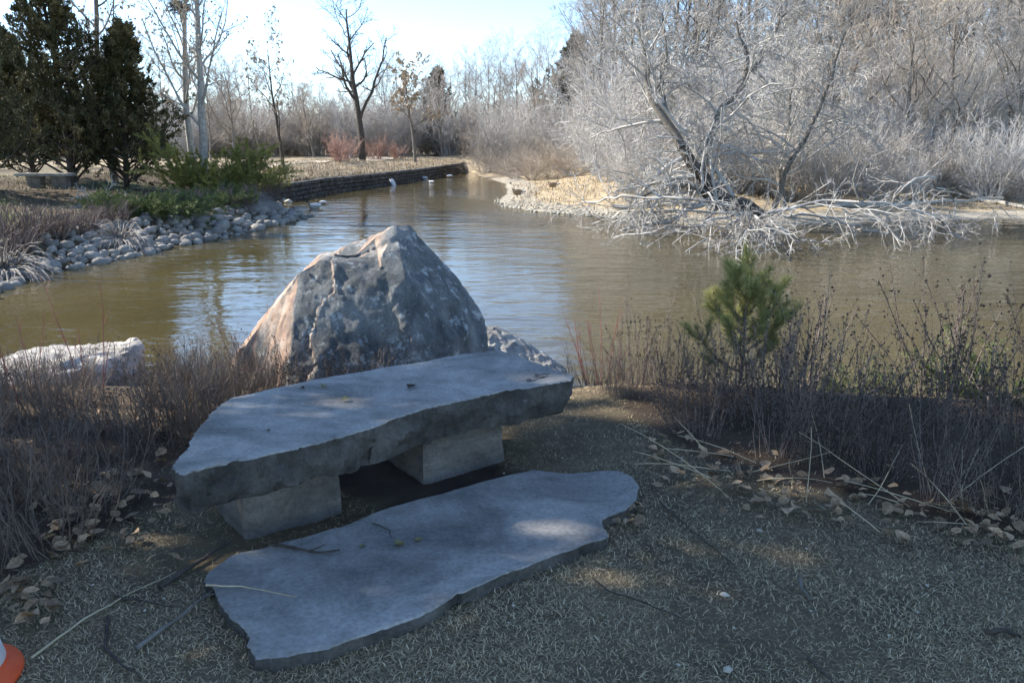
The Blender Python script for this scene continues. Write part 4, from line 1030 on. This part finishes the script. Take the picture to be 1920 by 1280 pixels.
# ---------------------------------------------------------------- near plants
rngp = np.random.default_rng(101)
def dry_clump(seed, n, H, rad, heads, lean=(0, 0), leafn=16):
    rng = np.random.default_rng(seed); an = rng.random(n) * 6.28; rr = rng.random(n) ** .5 * rad
    S = np.stack([np.cos(an) * rr, np.sin(an) * rr, np.full(n, -.03)], 1)
    D = np.stack([np.cos(an) * .28 + lean[0] + rng.normal(0, .15, n), np.sin(an) * .28 + lean[1] + rng.normal(0, .15, n), np.ones(n)], 1)
    L = H * np.clip(rng.normal(.75, .22, n), .3, 1.15)
    P = grow(rng, S, D, L, 8, .075, (0, 0, 1), .01); Rr = taper(np.full(n, .0032), 8, .5)
    st = MB().add(*tubes(P, Rr, 4))
    S2, D2, L2, r2 = spawn(rng, P, Rr, 5, .35, 1, 32, 10, .22, .3, .3, .6)
    P2 = grow(rng, S2, D2, L2, 4, .14, (0, 0, 1), .08); st.add(*tubes(P2, taper(np.maximum(r2, .0014), 4, .6), 3))
    hd = MB()
    if heads:      # dark curled scraps of leaf up the stems, and knobby seed heads at the tips
        m = leafn; t = rng.uniform(1.2, 6.99, (n, m)); i = t.astype(int); f = (t - i)[..., None]; a = np.arange(n)[:, None]
        Sx = P[a, i] * (1 - f) + P[a, i + 1] * f; d = norm(rng.normal(0, .7, Sx.shape) + np.array([0, 0, -.35])); u = norm(np.cross(d, rng.normal(0, 1, Sx.shape))); w2 = np.cross(d, u)
        L_ = rng.uniform(.010, .026, (n, m))[..., None]
        V = np.stack([Sx, Sx + d * L_ * .5 + u * L_ * .24, Sx + d * L_ + w2 * L_ * .3, Sx + d * L_ * .5 - u * L_ * .24], 2).reshape(-1, 3); q = np.arange(n * m) * 4
        hd.add(V, [np.stack([q, q + 1, q + 2], 1), np.stack([q, q + 2, q + 3], 1)])
        tips = np.concatenate([P[:, -1], P2[:, -1]]); k = len(tips)
        oc = np.array([(1, 0, 0), (0, 1, 0), (-1, 0, 0), (0, -1, 0), (0, 0, 1), (0, 0, -1)], float); of = np.array([(0, 1, 4), (1, 2, 4), (2, 3, 4), (3, 0, 4), (1, 0, 5), (2, 1, 5), (3, 2, 5), (0, 3, 5)])
        sz = rng.uniform(.003, .0075, (k, 1, 1)); V = (tips[:, None, :] + oc[None] * sz * rng.uniform(.7, 1.5, (k, 6, 1))).reshape(-1, 3)
        hd.add(V, (np.arange(k)[:, None, None] * 6 + of[None]).reshape(-1, 3))
    return st.mesh('stems'), (hd.mesh('seed_heads', False) if heads else None)
CL = [dry_clump(200 + k, 26, .72, .17, True) for k in range(4)]
CB = [dry_clump(210 + k, 46, .52, .22, False) for k in range(3)]
CS = [dry_clump(220 + k, 34, .50, .2, True, leafn=8) for k in range(2)]
for a, b in CL: a.materials.append(M['twig_brown']); b.materials.append(M['seed_dark'])
for a, b in CB: a.materials.append(M['stem_dry'])
for a, b in CS: a.materials.append(M['stem_dry']); b.materials.append(M['seed_dark'])
def clump(var, name, label, group, x, y, s, rz, hs=1.0):
    t = thing(name, label, 'dry plant', (x, y, z1(x, y)), rz, group); t.scale = (s, s, s * hs)
    o = bpy.data.objects.new('stems', var[0]); COL.objects.link(o); o.parent = t
    if var[1]: o = bpy.data.objects.new('seed_heads', var[1]); COL.objects.link(o); o.parent = t; o['kind'] = 'stuff'
    return t
# right bed: a hedge of dark seed-headed perennials, straw-stemmed clumps in front
rr_ = random.Random(8)
k = 0
for x in np.arange(.95, 4.6, .23):
    yb = float(line_y(x, BED_R))
    for row in range(3):
        y = yb + .35 + row * .5 + rr_.uniform(-.12, .12); xx = x + rr_.uniform(-.1, .1)
        if y > 6.8: continue
        tall = row >= 1
        clump(CL[k % 4] if tall or rr_.random() < .5 else CS[k % 2], 'dry_perennial', 'dark dead perennial clump with seed heads in the bed right of the bench' if tall else 'short dead perennial clump at the leafy front edge of the right bed',
              'dead perennials of the right bed' if tall else 'dead perennials at the front of the right bed', xx, y, rr_.uniform(.68, 1.05) * (1.0 if tall else .8), rr_.uniform(0, 6.28)); k += 1
for x, y, s, lab in [(3.05, 5.2, 1.45, 'tallest dry seed stalk clump reaching over the water at the right'), (3.75, 5.0, 1.3, 'tall seed stalk clump beside the green juniper at the right edge'), (2.1, 5.3, 1.25, 'tall drooping seed-head clump right of the little pine')]:
    clump(CL[1], 'dry_perennial', lab, None, x, y, s, 1.0)
def left_label(x, y):
    if y > 5.0: return ('leafless brown stems in front of the pale granite rock', 'leafless stems before the pale rock')
    if x > -1.5 - .25 * (y - 2.6): return ('leafless brown stems close to the end of the bench', 'leafless stems at the bench end')
    if y < 3.6: return ('leafless brown stems above the near heap of leaves left of the bench', 'leafless stems by the leaf heap')
    return ('leafless brown stems in the thick of the left bed', 'leafless stems of the left bed')
# left bed: tangled grey-brown stems between the pale rock, the boulder and the bench end
for k in range(62):
    y = rr_.uniform(2.7, 6.2); xl = float(np.interp(y, [2.5, 3.3, 4.0, 4.6, 5.2, 6.2], [-1.95, -1.75, -1.45, -1.45, -1.5, -1.9]))
    x = xl - rr_.uniform(.12, 1.0 + .25 * y)
    if x < -.72 * y - .5: x = -.72 * y + rr_.uniform(-.3, .5)
    clump(CB[k % 3] if rr_.random() < .7 else CS[k % 2], 'dry_shrub', *left_label(x, y), x, y, rr_.uniform(.7, 1.05) * (.8 if y > 4.6 and x < -1.7 else 1), rr_.uniform(0, 6.28), rr_.uniform(.6, 1.0))
for k, (x, y) in enumerate([(-1.95, 5.15), (-1.6, 5.1), (-1.25, 4.95), (-.9, 4.95), (-2.3, 5.3), (-.45, 5.0), (-1.75, 4.8), (-2.0, 4.6)]):
    clump(CS[k % 2] if k < 5 else CB[k % 3], 'dry_shrub', 'dead stems growing against the foot of the big boulder', 'dead stems at the boulder foot', x, y, .8 if k != 5 else .5, k * 1.3)
for k, (x, y) in enumerate([(.55, 5.5), (.8, 5.9), (1.05, 5.4), (.75, 5.1), (1.0, 6.3)]):
    clump(CB[k % 3], 'dry_shrub', 'sunlit pale dead stems behind the right end of the bench', 'sunlit stems behind the bench', x, y, .62, k * 1.7)
# red dogwood shoots
def shoots(seed, n, H, sp_):
    rng = np.random.default_rng(seed); an = rng.random(n) * 6.28
    S = np.stack([np.cos(an) * .12, np.sin(an) * .12, np.full(n, -.05)], 1); D = np.stack([np.cos(an) * sp_, np.sin(an) * sp_, np.ones(n)], 1)
    P = grow(rng, S, D, H * rng.uniform(.5, 1.1, n), 7, .05, (0, 0, 1), .03); mb_ = MB().add(*tubes(P, taper(np.full(n, .0042), 7, .4), 5))
    S2, D2, L2, r2 = spawn(rng, P, taper(np.full(n, .004), 7, .4), 2, .4, .9, 30, 8, .3, .3, .3, .7); P2 = grow(rng, S2, D2, L2, 4, .06, (0, 0, 1), .05); mb_.add(*tubes(P2, taper(r2, 4, .5), 4))
    return mb_.mesh('red_stems')
for k, (x, y, H, n, lab) in enumerate([(.75, 6.1, .85, 9, 'red dogwood shoots rising behind the right end of the bench'), (-2.95, 5.2, .85, 4, 'tall thin red shoot in front of the pale rock'), (-1.9, 5.6, .6, 6, 'short red shoots between the pale rock and the boulder'), (-3.3, 5.0, .6, 4, 'slanting red shoots at the pale rock near the picture edge')]):
    o = link('dogwood', shoots(300 + k, n, H, .3), M['twig_red']); o.location = (x, y, z1(x, y)); tag(o, lab, 'shrub')

# little pine
def pine_sapling(seed):
    rng = np.random.default_rng(seed)
    P0 = grow(rng, np.zeros((1, 3)), np.array([[.03, 0, 1]]), np.array([.58]), 9, .04, (0, 0, 1), .05); R0 = taper([.016], 9, .4)
    S, D, L, r = spawn(rng, P0, R0, 17, .10, .97, 62, 8, .80, .15, .5, .6); P1 = grow(rng, S, D, L, 6, .06, (0, 0, 1), .2); R1 = taper(np.maximum(r, .005), 6, .5)
    S2, D2, L2, r2 = spawn(rng, P1, R1, 3, .35, .9, 42, 8, .45, .15, .3, .7); P2 = grow(rng, S2, D2, L2, 6, .05, (0, 0, 1), .15); R2 = taper(r2, 6, .6)
    st = MB().add(*tubes(P0, R0, 6)).add(*tubes(P1, R1, 5)).add(*tubes(P2, R2, 4)); nd = MB()
    for P, m in ((P0[:, 5:], 300), (P1, 200), (P2, 130)):
        N, K, _ = P.shape; t = rng.random((N, m)) ** .75 * (K - 1.001); i = t.astype(int); f = (t - i)[..., None]; a = np.arange(N)[:, None]
        Sx = P[a, i] * (1 - f) + P[a, i + 1] * f; T = norm(P[a, i + 1] - P[a, i])
        d = norm(T * .9 + norm(rng.normal(0, 1, Sx.shape)) * .75); L_ = rng.uniform(.045, .075, (N, m))
        nd.add(*tubes(np.stack([Sx, Sx + d * L_[..., None] * .5, Sx + d * L_[..., None]], 2).reshape(-1, 3, 3), np.tile([[.0015, .0013, .0004]], (N * m, 1)), 3))
    return st.mesh('trunk'), nd.mesh('needles')
a, b = pine_sapling(5); a.materials.append(M['twig_brown']); b.materials.append(M['needle_pine'])
t = thing('pine_sapling', 'small young pine with yellow-green needles among the dead stems', 'pine', (1.60, 5.25, z1(1.6, 5.25) + .02), .8, s=1.12)
for nm, m_ in (('trunk', a), ('needles', b)):
    o = bpy.data.objects.new(nm, m_); COL.objects.link(o); o.parent = t
junr = spray_bush(23, 46, .75, .35, 'needle_low', .035, .25, 50)
for x, y, s, lab in [(3.45, 5.3, .72, 'low green juniper at the right picture edge behind dead stems'), (2.6, 5.6, .42, 'small pale-green juniper half hidden behind the tall seed stalks')]:
    place(junr, 'low_juniper', lab, 'shrub', (x, y, z1(x, y)), s, x, names=('stems', 'foliage'))

# ---------------------------------------------------------------- grass, leaves, sticks
def in_poly(x, y, poly_):
    ins = np.zeros(len(x), bool); P = np.array(poly_); n = len(P)
    for i in range(n):
        (ax, ay), (bx, by) = P[i], P[(i + 1) % n]
        c = (ay > y) != (by > y)
        ins ^= c & (x < (bx - ax) * (y - ay) / ((by - ay) or 1e-9) + ax)
    return ins
rg = np.random.default_rng(55); NB = 290000
yy = 1.55 + (5.4 - 1.55) * rg.random(NB) ** 1.35; xx = (rg.random(NB) * 2 - 1) * (.70 * yy + .25)
bare = vnoise(xx * 1.7, yy * 1.7, 12) * .6 + vnoise(xx * 5, yy * 5, 13) * .4
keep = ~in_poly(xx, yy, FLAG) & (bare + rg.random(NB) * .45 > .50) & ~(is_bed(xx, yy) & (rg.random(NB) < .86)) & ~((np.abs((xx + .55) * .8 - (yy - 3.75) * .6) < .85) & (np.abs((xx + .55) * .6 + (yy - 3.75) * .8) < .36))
xx, yy = xx[keep], yy[keep]; n = len(xx); zz = hz(xx, yy)
an = rg.random(n) * 6.28; el = rg.uniform(.05, .85, n); L_ = rg.uniform(.012, .042, n); wd = rg.uniform(.0006, .0017, n)
S = np.stack([xx, yy, zz - .003], 1); d1 = np.stack([np.cos(an) * np.cos(el), np.sin(an) * np.cos(el), np.sin(el)], 1)
an2 = an + rg.normal(0, .35, n); d2 = np.stack([np.cos(an2), np.sin(an2), rg.normal(-.05, .3, n)], 1); u = np.stack([-np.sin(an), np.cos(an), np.zeros(n)], 1) * wd[:, None]
mid = S + d1 * L_[:, None] * .55; tip = mid + norm(d2) * L_[:, None] * .55
V = np.stack([S - u, S + u, mid + u * .8, mid - u * .8, tip], 1).reshape(-1, 3); q = np.arange(n) * 5
pal = np.array([(.58, .46, .27), (.43, .335, .19), (.23, .19, .10), (.32, .235, .135), (.68, .56, .36)])
pg = np.array([.3, .28, .22, .12, .08]); colr = pal[rg.choice(5, n, p=pg)] * rg.uniform(.75, 1.2, (n, 1))
mb = MB().add(V, [np.stack([q, q + 1, q + 2, q + 3], 1), np.stack([q + 3, q + 2, q + 4], 1)], np.repeat(colr, 5, 0))
o = link('grass', mb.mesh('grass', False), M['blade']); o['kind'] = 'stuff'
# dry grass on the far walled bank and the right bank
def far_grass(N, gen, L0, w0, pal_, seed):
    rg = np.random.default_rng(seed); x, y = gen(rg, N); d, _ = sdf(x, y); k = d > .2; x, y = x[k], y[k]; n = len(x); z = hz(x, y)
    S = np.stack([x, y, z - .02], 1); a = rg.random(n) * 6.28; L_ = L0 * rg.uniform(.4, 1.2, n)[:, None]
    d1 = norm(np.stack([np.cos(a) * .6, np.sin(a) * .6, np.ones(n)], 1)); d2 = norm(np.stack([np.cos(a), np.sin(a), rg.uniform(-.5, .4, n)], 1)); u = np.stack([-np.sin(a), np.cos(a), np.zeros(n)], 1) * w0
    mid = S + d1 * L_ * .6; tip = mid + d2 * L_ * .5
    V = np.stack([S - u, S + u, mid + u, mid - u, tip], 1).reshape(-1, 3); q = np.arange(n) * 5
    c = np.array(pal_)[rg.integers(0, len(pal_), n)] * rg.uniform(.8, 1.2, (n, 1))
    o = link('dry_grass', MB().add(V, [np.stack([q, q + 1, q + 2, q + 3], 1), np.stack([q + 3, q + 2, q + 4], 1)], np.repeat(c, 5, 0)).mesh('dry_grass', False), M['blade']); o['kind'] = 'stuff'
def gen_wall(rg, N):
    s = rg.random(N); i = np.minimum((s * (len(wp) - 1)).astype(int), len(wp) - 2); f = s * (len(wp) - 1) - i
    A = np.array([(p.x, p.y) for p in wp]); p = A[i] * (1 - f[:, None]) + A[i + 1] * f[:, None]
    return p[:, 0] - rg.random(N) ** 1.3 * 9 - .3, p[:, 1] + rg.normal(0, .5, N)
far_grass(16000, gen_wall, .32, .012, [(.36, .29, .19), (.27, .21, .14), (.44, .36, .25), (.2, .16, .1)], 1)
far_grass(9000, lambda rg, N: (rg.uniform(-24, -7, N), rg.uniform(15, 36, N)), .22, .008, [(.30, .25, .14), (.16, .13, .07), (.12, .13, .05)], 2)
far_grass(9000, lambda rg, N: (rg.uniform(0, 32, N), rg.uniform(30, 50, N)), .35, .012, [(.40, .32, .21), (.30, .24, .16), (.48, .40, .28)], 3)

def leaf_mesh(seed):
    rng = np.random.default_rng(seed); V = []
    prof = [(0, .03), (.18, .30), (.42, .42), (.68, .30), (.88, .12), (1, .01)]; cu = rng.uniform(-.5, .9); tw = rng.uniform(-.5, .5)
    for (t, w_) in prof:
        for s in (-1, -.5, 0, .5, 1):
            V.append((t - .5, s * w_ * rng.uniform(.85, 1.15), cu * ((t - .5) ** 2 - .12) + abs(s) * w_ * rng.uniform(.2, .75) + tw * (t - .5) * s * w_ + rng.normal(0, .015)))
    F = [(i * 5 + k, i * 5 + k + 1, i * 5 + k + 6, i * 5 + k + 5) for i in range(5) for k in range(4)]
    me_ = new_mesh('leaf', np.array(V), [np.array(F)]); me_.materials.append(M['leaf_litter']); return me_
LM = [leaf_mesh(k) for k in range(8)]
rl = random.Random(4); spots = []
for k in range(230):
    t = rl.random(); px = 1215 + 720 * t; py = np.interp(px, [1215, 1330, 1500, 1700, 1850, 1935], [850, 900, 945, 975, 1000, 1010]) + rl.gauss(-8, 26)
    spots.append(at(px, py, 0))
for k in range(110):
    px, py = rl.gauss(150, 90), rl.gauss(985, 40)
    if px < 60: py = rl.gauss(1100, 45)
    if px > 340: continue
    spots.append(at(px, py, 0))
for k in range(90): spots.append(at(rl.uniform(60, 380), rl.uniform(770, 950), 0))
for k in range(14): spots.append(at(rl.gauss(1175, 20), rl.gauss(965, 28), 0))
for k in range(26): spots.append(at(rl.uniform(0, 110), rl.gauss(1125, 28), 0))
spots = [p for p in spots if not in_poly(np.array([p.x]), np.array([p.y]), FLAG)[0]]
rl.shuffle(spots); rs_ = MB()
for grp, nm, lab in ((0, 'right', 'drift of dry brown leaves along the front of the right bed'), (1, 'left', 'dry brown leaves heaped under the stems left of the bench')):
    t = thing('leaf_litter', lab, 'leaves'); cnt = 0
    for p in spots:
        if (p.x < 0) != bool(grp) or cnt >= 290: continue
        o = bpy.data.objects.new('leaf', rl.choice(LM)); COL.objects.link(o); o.parent = t
        s = rl.uniform(.03, .075); o.scale = (s, s * rl.uniform(.6, 1.15), s * rl.uniform(.3, 1)); o.location = (p.x, p.y, z1(p.x, p.y) + rl.uniform(.018, .055)); o.rotation_euler = (rl.uniform(-.5, .5), rl.uniform(-.5, .5), rl.uniform(0, 6.28)); cnt += 1
# pale straw stalks lying and leaning in the right bed
rgs = np.random.default_rng(66)
for k in range(26):
    px = rgs.uniform(1280, 1900); p = at(px, np.interp(px, [1215, 1500, 1935], [850, 930, 1000]) + rgs.normal(-10, 22), 0)
    P = grow(rgs, np.array([[p.x, p.y, .01]]), np.array([[rgs.normal(0, 1), rgs.normal(.2, .6), rgs.uniform(.05, .9)]]), np.array([rgs.uniform(.25, .6)]), 6, .05, (0, 0, -1), .04)
    tag(link('straw_stalk', MB().add(*tubes(P, np.linspace(.0028, .0014, 6)[None], 5)).mesh('straw_stalk'), M['straw']), 'pale straw stalk among the leaves of the right bed', 'stalk', 'straw stalks in the right bed')

def stick(pts, r, lab, m='bark', zoff=0.0, fork=False):
    P = [at(x, y, zoff) for x, y in pts]; A = np.array(P); d = np.concatenate([[0], np.cumsum(np.linalg.norm(np.diff(A, axis=0), axis=1))])
    K = 12; t = np.linspace(0, d[-1], K); Q = np.stack([np.interp(t, d, A[:, i]) for i in range(3)], 1)
    rng = np.random.default_rng(int(pts[0][0])); Q[:, :2] += rng.normal(0, .003, (K, 2)); Q[:, 2] += r * .8 + .006
    mb_ = MB().add(*tubes(Q[None], (np.linspace(r, r * .45, K) * rng.uniform(.85, 1.15, K))[None], 6))
    if fork:
        S2, D2, L2, r2 = spawn(rng, Q[None], np.full((1, K), r), 2, .5, .9, 35, 8, .22, .2, .2, .6); D2[:, 2] = np.abs(D2[:, 2]) * .3
        mb_.add(*tubes(grow(rng, S2, D2, L2, 4, .08, (0, 0, 0), 0), taper(r2, 4, .5), 4))
    o = link('stick', mb_.mesh('stick'), M[m]); return tag(o, lab, 'stick')
stick([(505, 1023), (560, 1032), (600, 1041), (636, 1036)], .007, 'crooked brown stick lying on the flagstone', 'bark_dark', .045, True)
stick([(255, 1221), (330, 1165), (400, 1112), (426, 1090)], .008, 'grey broken branch lying across the grass to the flagstone', 'bark', 0, True)
stick([(385, 1101), (460, 1103), (557, 1122)], .0035, 'thin yellow twig lying over the flagstone corner', 'straw', .045)
stick([(203, 1160), (198, 1215), (225, 1250), (268, 1276)], .007, 'curved dark stick on the grass near the cone', 'bark_dark')
stick([(62, 1236), (150, 1170), (235, 1120), (330, 1075)], .0045, 'long straw-coloured stalk on the grass left of the flagstone', 'straw')
stick([(300, 1106), (370, 1060), (442, 1014)], .009, 'dark branch pointing at the bench leg', 'bark_dark', 0, True)
stick([(215, 1120), (265, 1130), (322, 1141)], .005, 'short dark twig beside the long straw stalk', 'bark_dark')
stick([(1238, 945), (1300, 1000), (1382, 1066)], .004, 'long thin dark twig on the grass right of the flagstone', 'bark_dark', 0, True)
stick([(1112, 1090), (1140, 1112), (1200, 1130), (1275, 1162)], .004, 'thin curving twig in the grass below the flagstone tip', 'bark_dark')
stick([(1498, 1090), (1504, 1108), (1518, 1128)], .008, 'short thick grey stick lying alone in the right lawn', 'bark')
stick([(1850, 1190), (1880, 1187), (1915, 1200)], .011, 'short dark bark piece at the right picture edge', 'bark_dark')
stick([(456, 1165), (459, 1200), (463, 1232)], .004, 'thin twig along the near left edge of the flagstone', 'bark_dark', .02)
stick([(1515, 1238), (1540, 1262), (1560, 1284)], .006, 'dark stick at the bottom edge of the right lawn', 'bark_dark')
stick([(700, 985), (730, 995), (735, 1010)], .003, 'tiny dark twig on the flagstone near its middle', 'bark_dark', .045)
# scraps on the bench seat and flagstone
def scrap(px, py, z, s, lab, m, seed, cat='leaf'):
    p = at(px, py, z); me_ = LM[seed % 8].copy(); me_.materials.clear(); me_.materials.append(M[m])
    o = bpy.data.objects.new('dead_leaf' if cat == 'leaf' else 'moss_tuft', me_); COL.objects.link(o); o.location = (p.x, p.y, z + s * .18); o.scale = (s, s, s); o.rotation_euler = (0, 0, seed); tag(o, lab, cat)
scrap(772, 727, ST, .055, 'dark curled leaf on the middle of the bench seat', 'scrap', 1)
scrap(503, 808, ST, .022, 'tiny dark scrap on the near end of the bench seat', 'scrap', 2)
scrap(567, 729, ST, .025, 'small dark scrap near the back edge of the bench seat', 'scrap', 3)
for k, (px, py, z, s, lab) in enumerate([(648, 752, ST, .05, 'yellowish moss tuft on the bench seat'), (607, 727, ST, .05, 'flattened yellowish tuft at the back of the bench seat'), (750, 1022, .045, .05, 'yellowish dry tuft on the middle of the flagstone'), (785, 1014, .045, .035, 'small yellowish tuft beside the larger one on the flagstone'), (680, 1025, .045, .03, 'small brown tuft near the crooked stick')]):
    scrap(px, py, z, s, lab, 'moss', 10 + k, 'tuft')
# pale wood chips and pebbles strewn in the lawn
rgc = np.random.default_rng(12); sp = []
for k in range(170):
    y = rgc.uniform(1.7, 4.5); x = rgc.uniform(-.68, .7) * y
    if not in_poly(np.array([x]), np.array([y]), FLAG)[0] and not is_bed(np.array([x]), np.array([y]))[0]: sp.append((x, y, rgc.uniform(.003, .008)))
o = scatter_stones('ground_litter', sp, M['gravel'], 77); o['kind'] = 'stuff'
for px, py, s, lab in [(1425, 992, .016, 'white pebble on the lawn before the right bed'), (1358, 1113, .02, 'pale flat pebble in the middle of the right lawn'), (1365, 1252, .022, 'pale chip at the bottom of the right lawn')]:
    p = at(px, py, 0); o = scatter_stones('pebble', [(p.x, p.y, s)], M['gravel'], int(px)); tag(o, lab, 'pebble')

# traffic cone at the corner
tc_ = thing('traffic_cone', 'orange traffic cone with a white band at the lower corner', 'traffic cone', (-1.755, 2.12, z1(-1.755, 2.12)))
def ring_lathe(prof, n=32):
    V = [(r * math.cos(2 * math.pi * k / n), r * math.sin(2 * math.pi * k / n), z) for r, z in prof for k in range(n)]
    F = [(i * n + k, i * n + (k + 1) % n, (i + 1) * n + (k + 1) % n, (i + 1) * n + k) for i in range(len(prof) - 1) for k in range(n)]
    return np.array(V), np.array(F)
v, f = ring_lathe([(.185, .0), (.19, .01), (.186, .022), (.155, .036), (.142, .055)]); link('base', new_mesh('base', v, [f]), M['cone_orange'], tc_)
v, f = ring_lathe([(.142, .055), (.145, .057), (.118, .19), (.114, .192)]); link('band', new_mesh('band', v, [f]), M['cone_white'], tc_)
v, f = ring_lathe([(.115, .191), (.05, .52), (.038, .56), (.03, .565), (.0, .565)]); link('tip', new_mesh('tip', v, [f]), M['cone_orange'], tc_)
# small white marker post by the far path
p = G(664, 296, .3); Y = min(p.y, 80); px_ = (664 - 960) / FPX * Y; z = z1(px_, Y)
o = link('marker_post', MB().add(*tubes(np.array([[(px_, Y, z - .1), (px_, Y, z + .5), (px_, Y, z + .9), (px_, Y, z + .94)]]), np.array([[.07, .07, .07, .02]]), 8)).mesh('marker_post'), M['cone_white']); tag(o, 'small white marker post by the far gravel path', 'post')
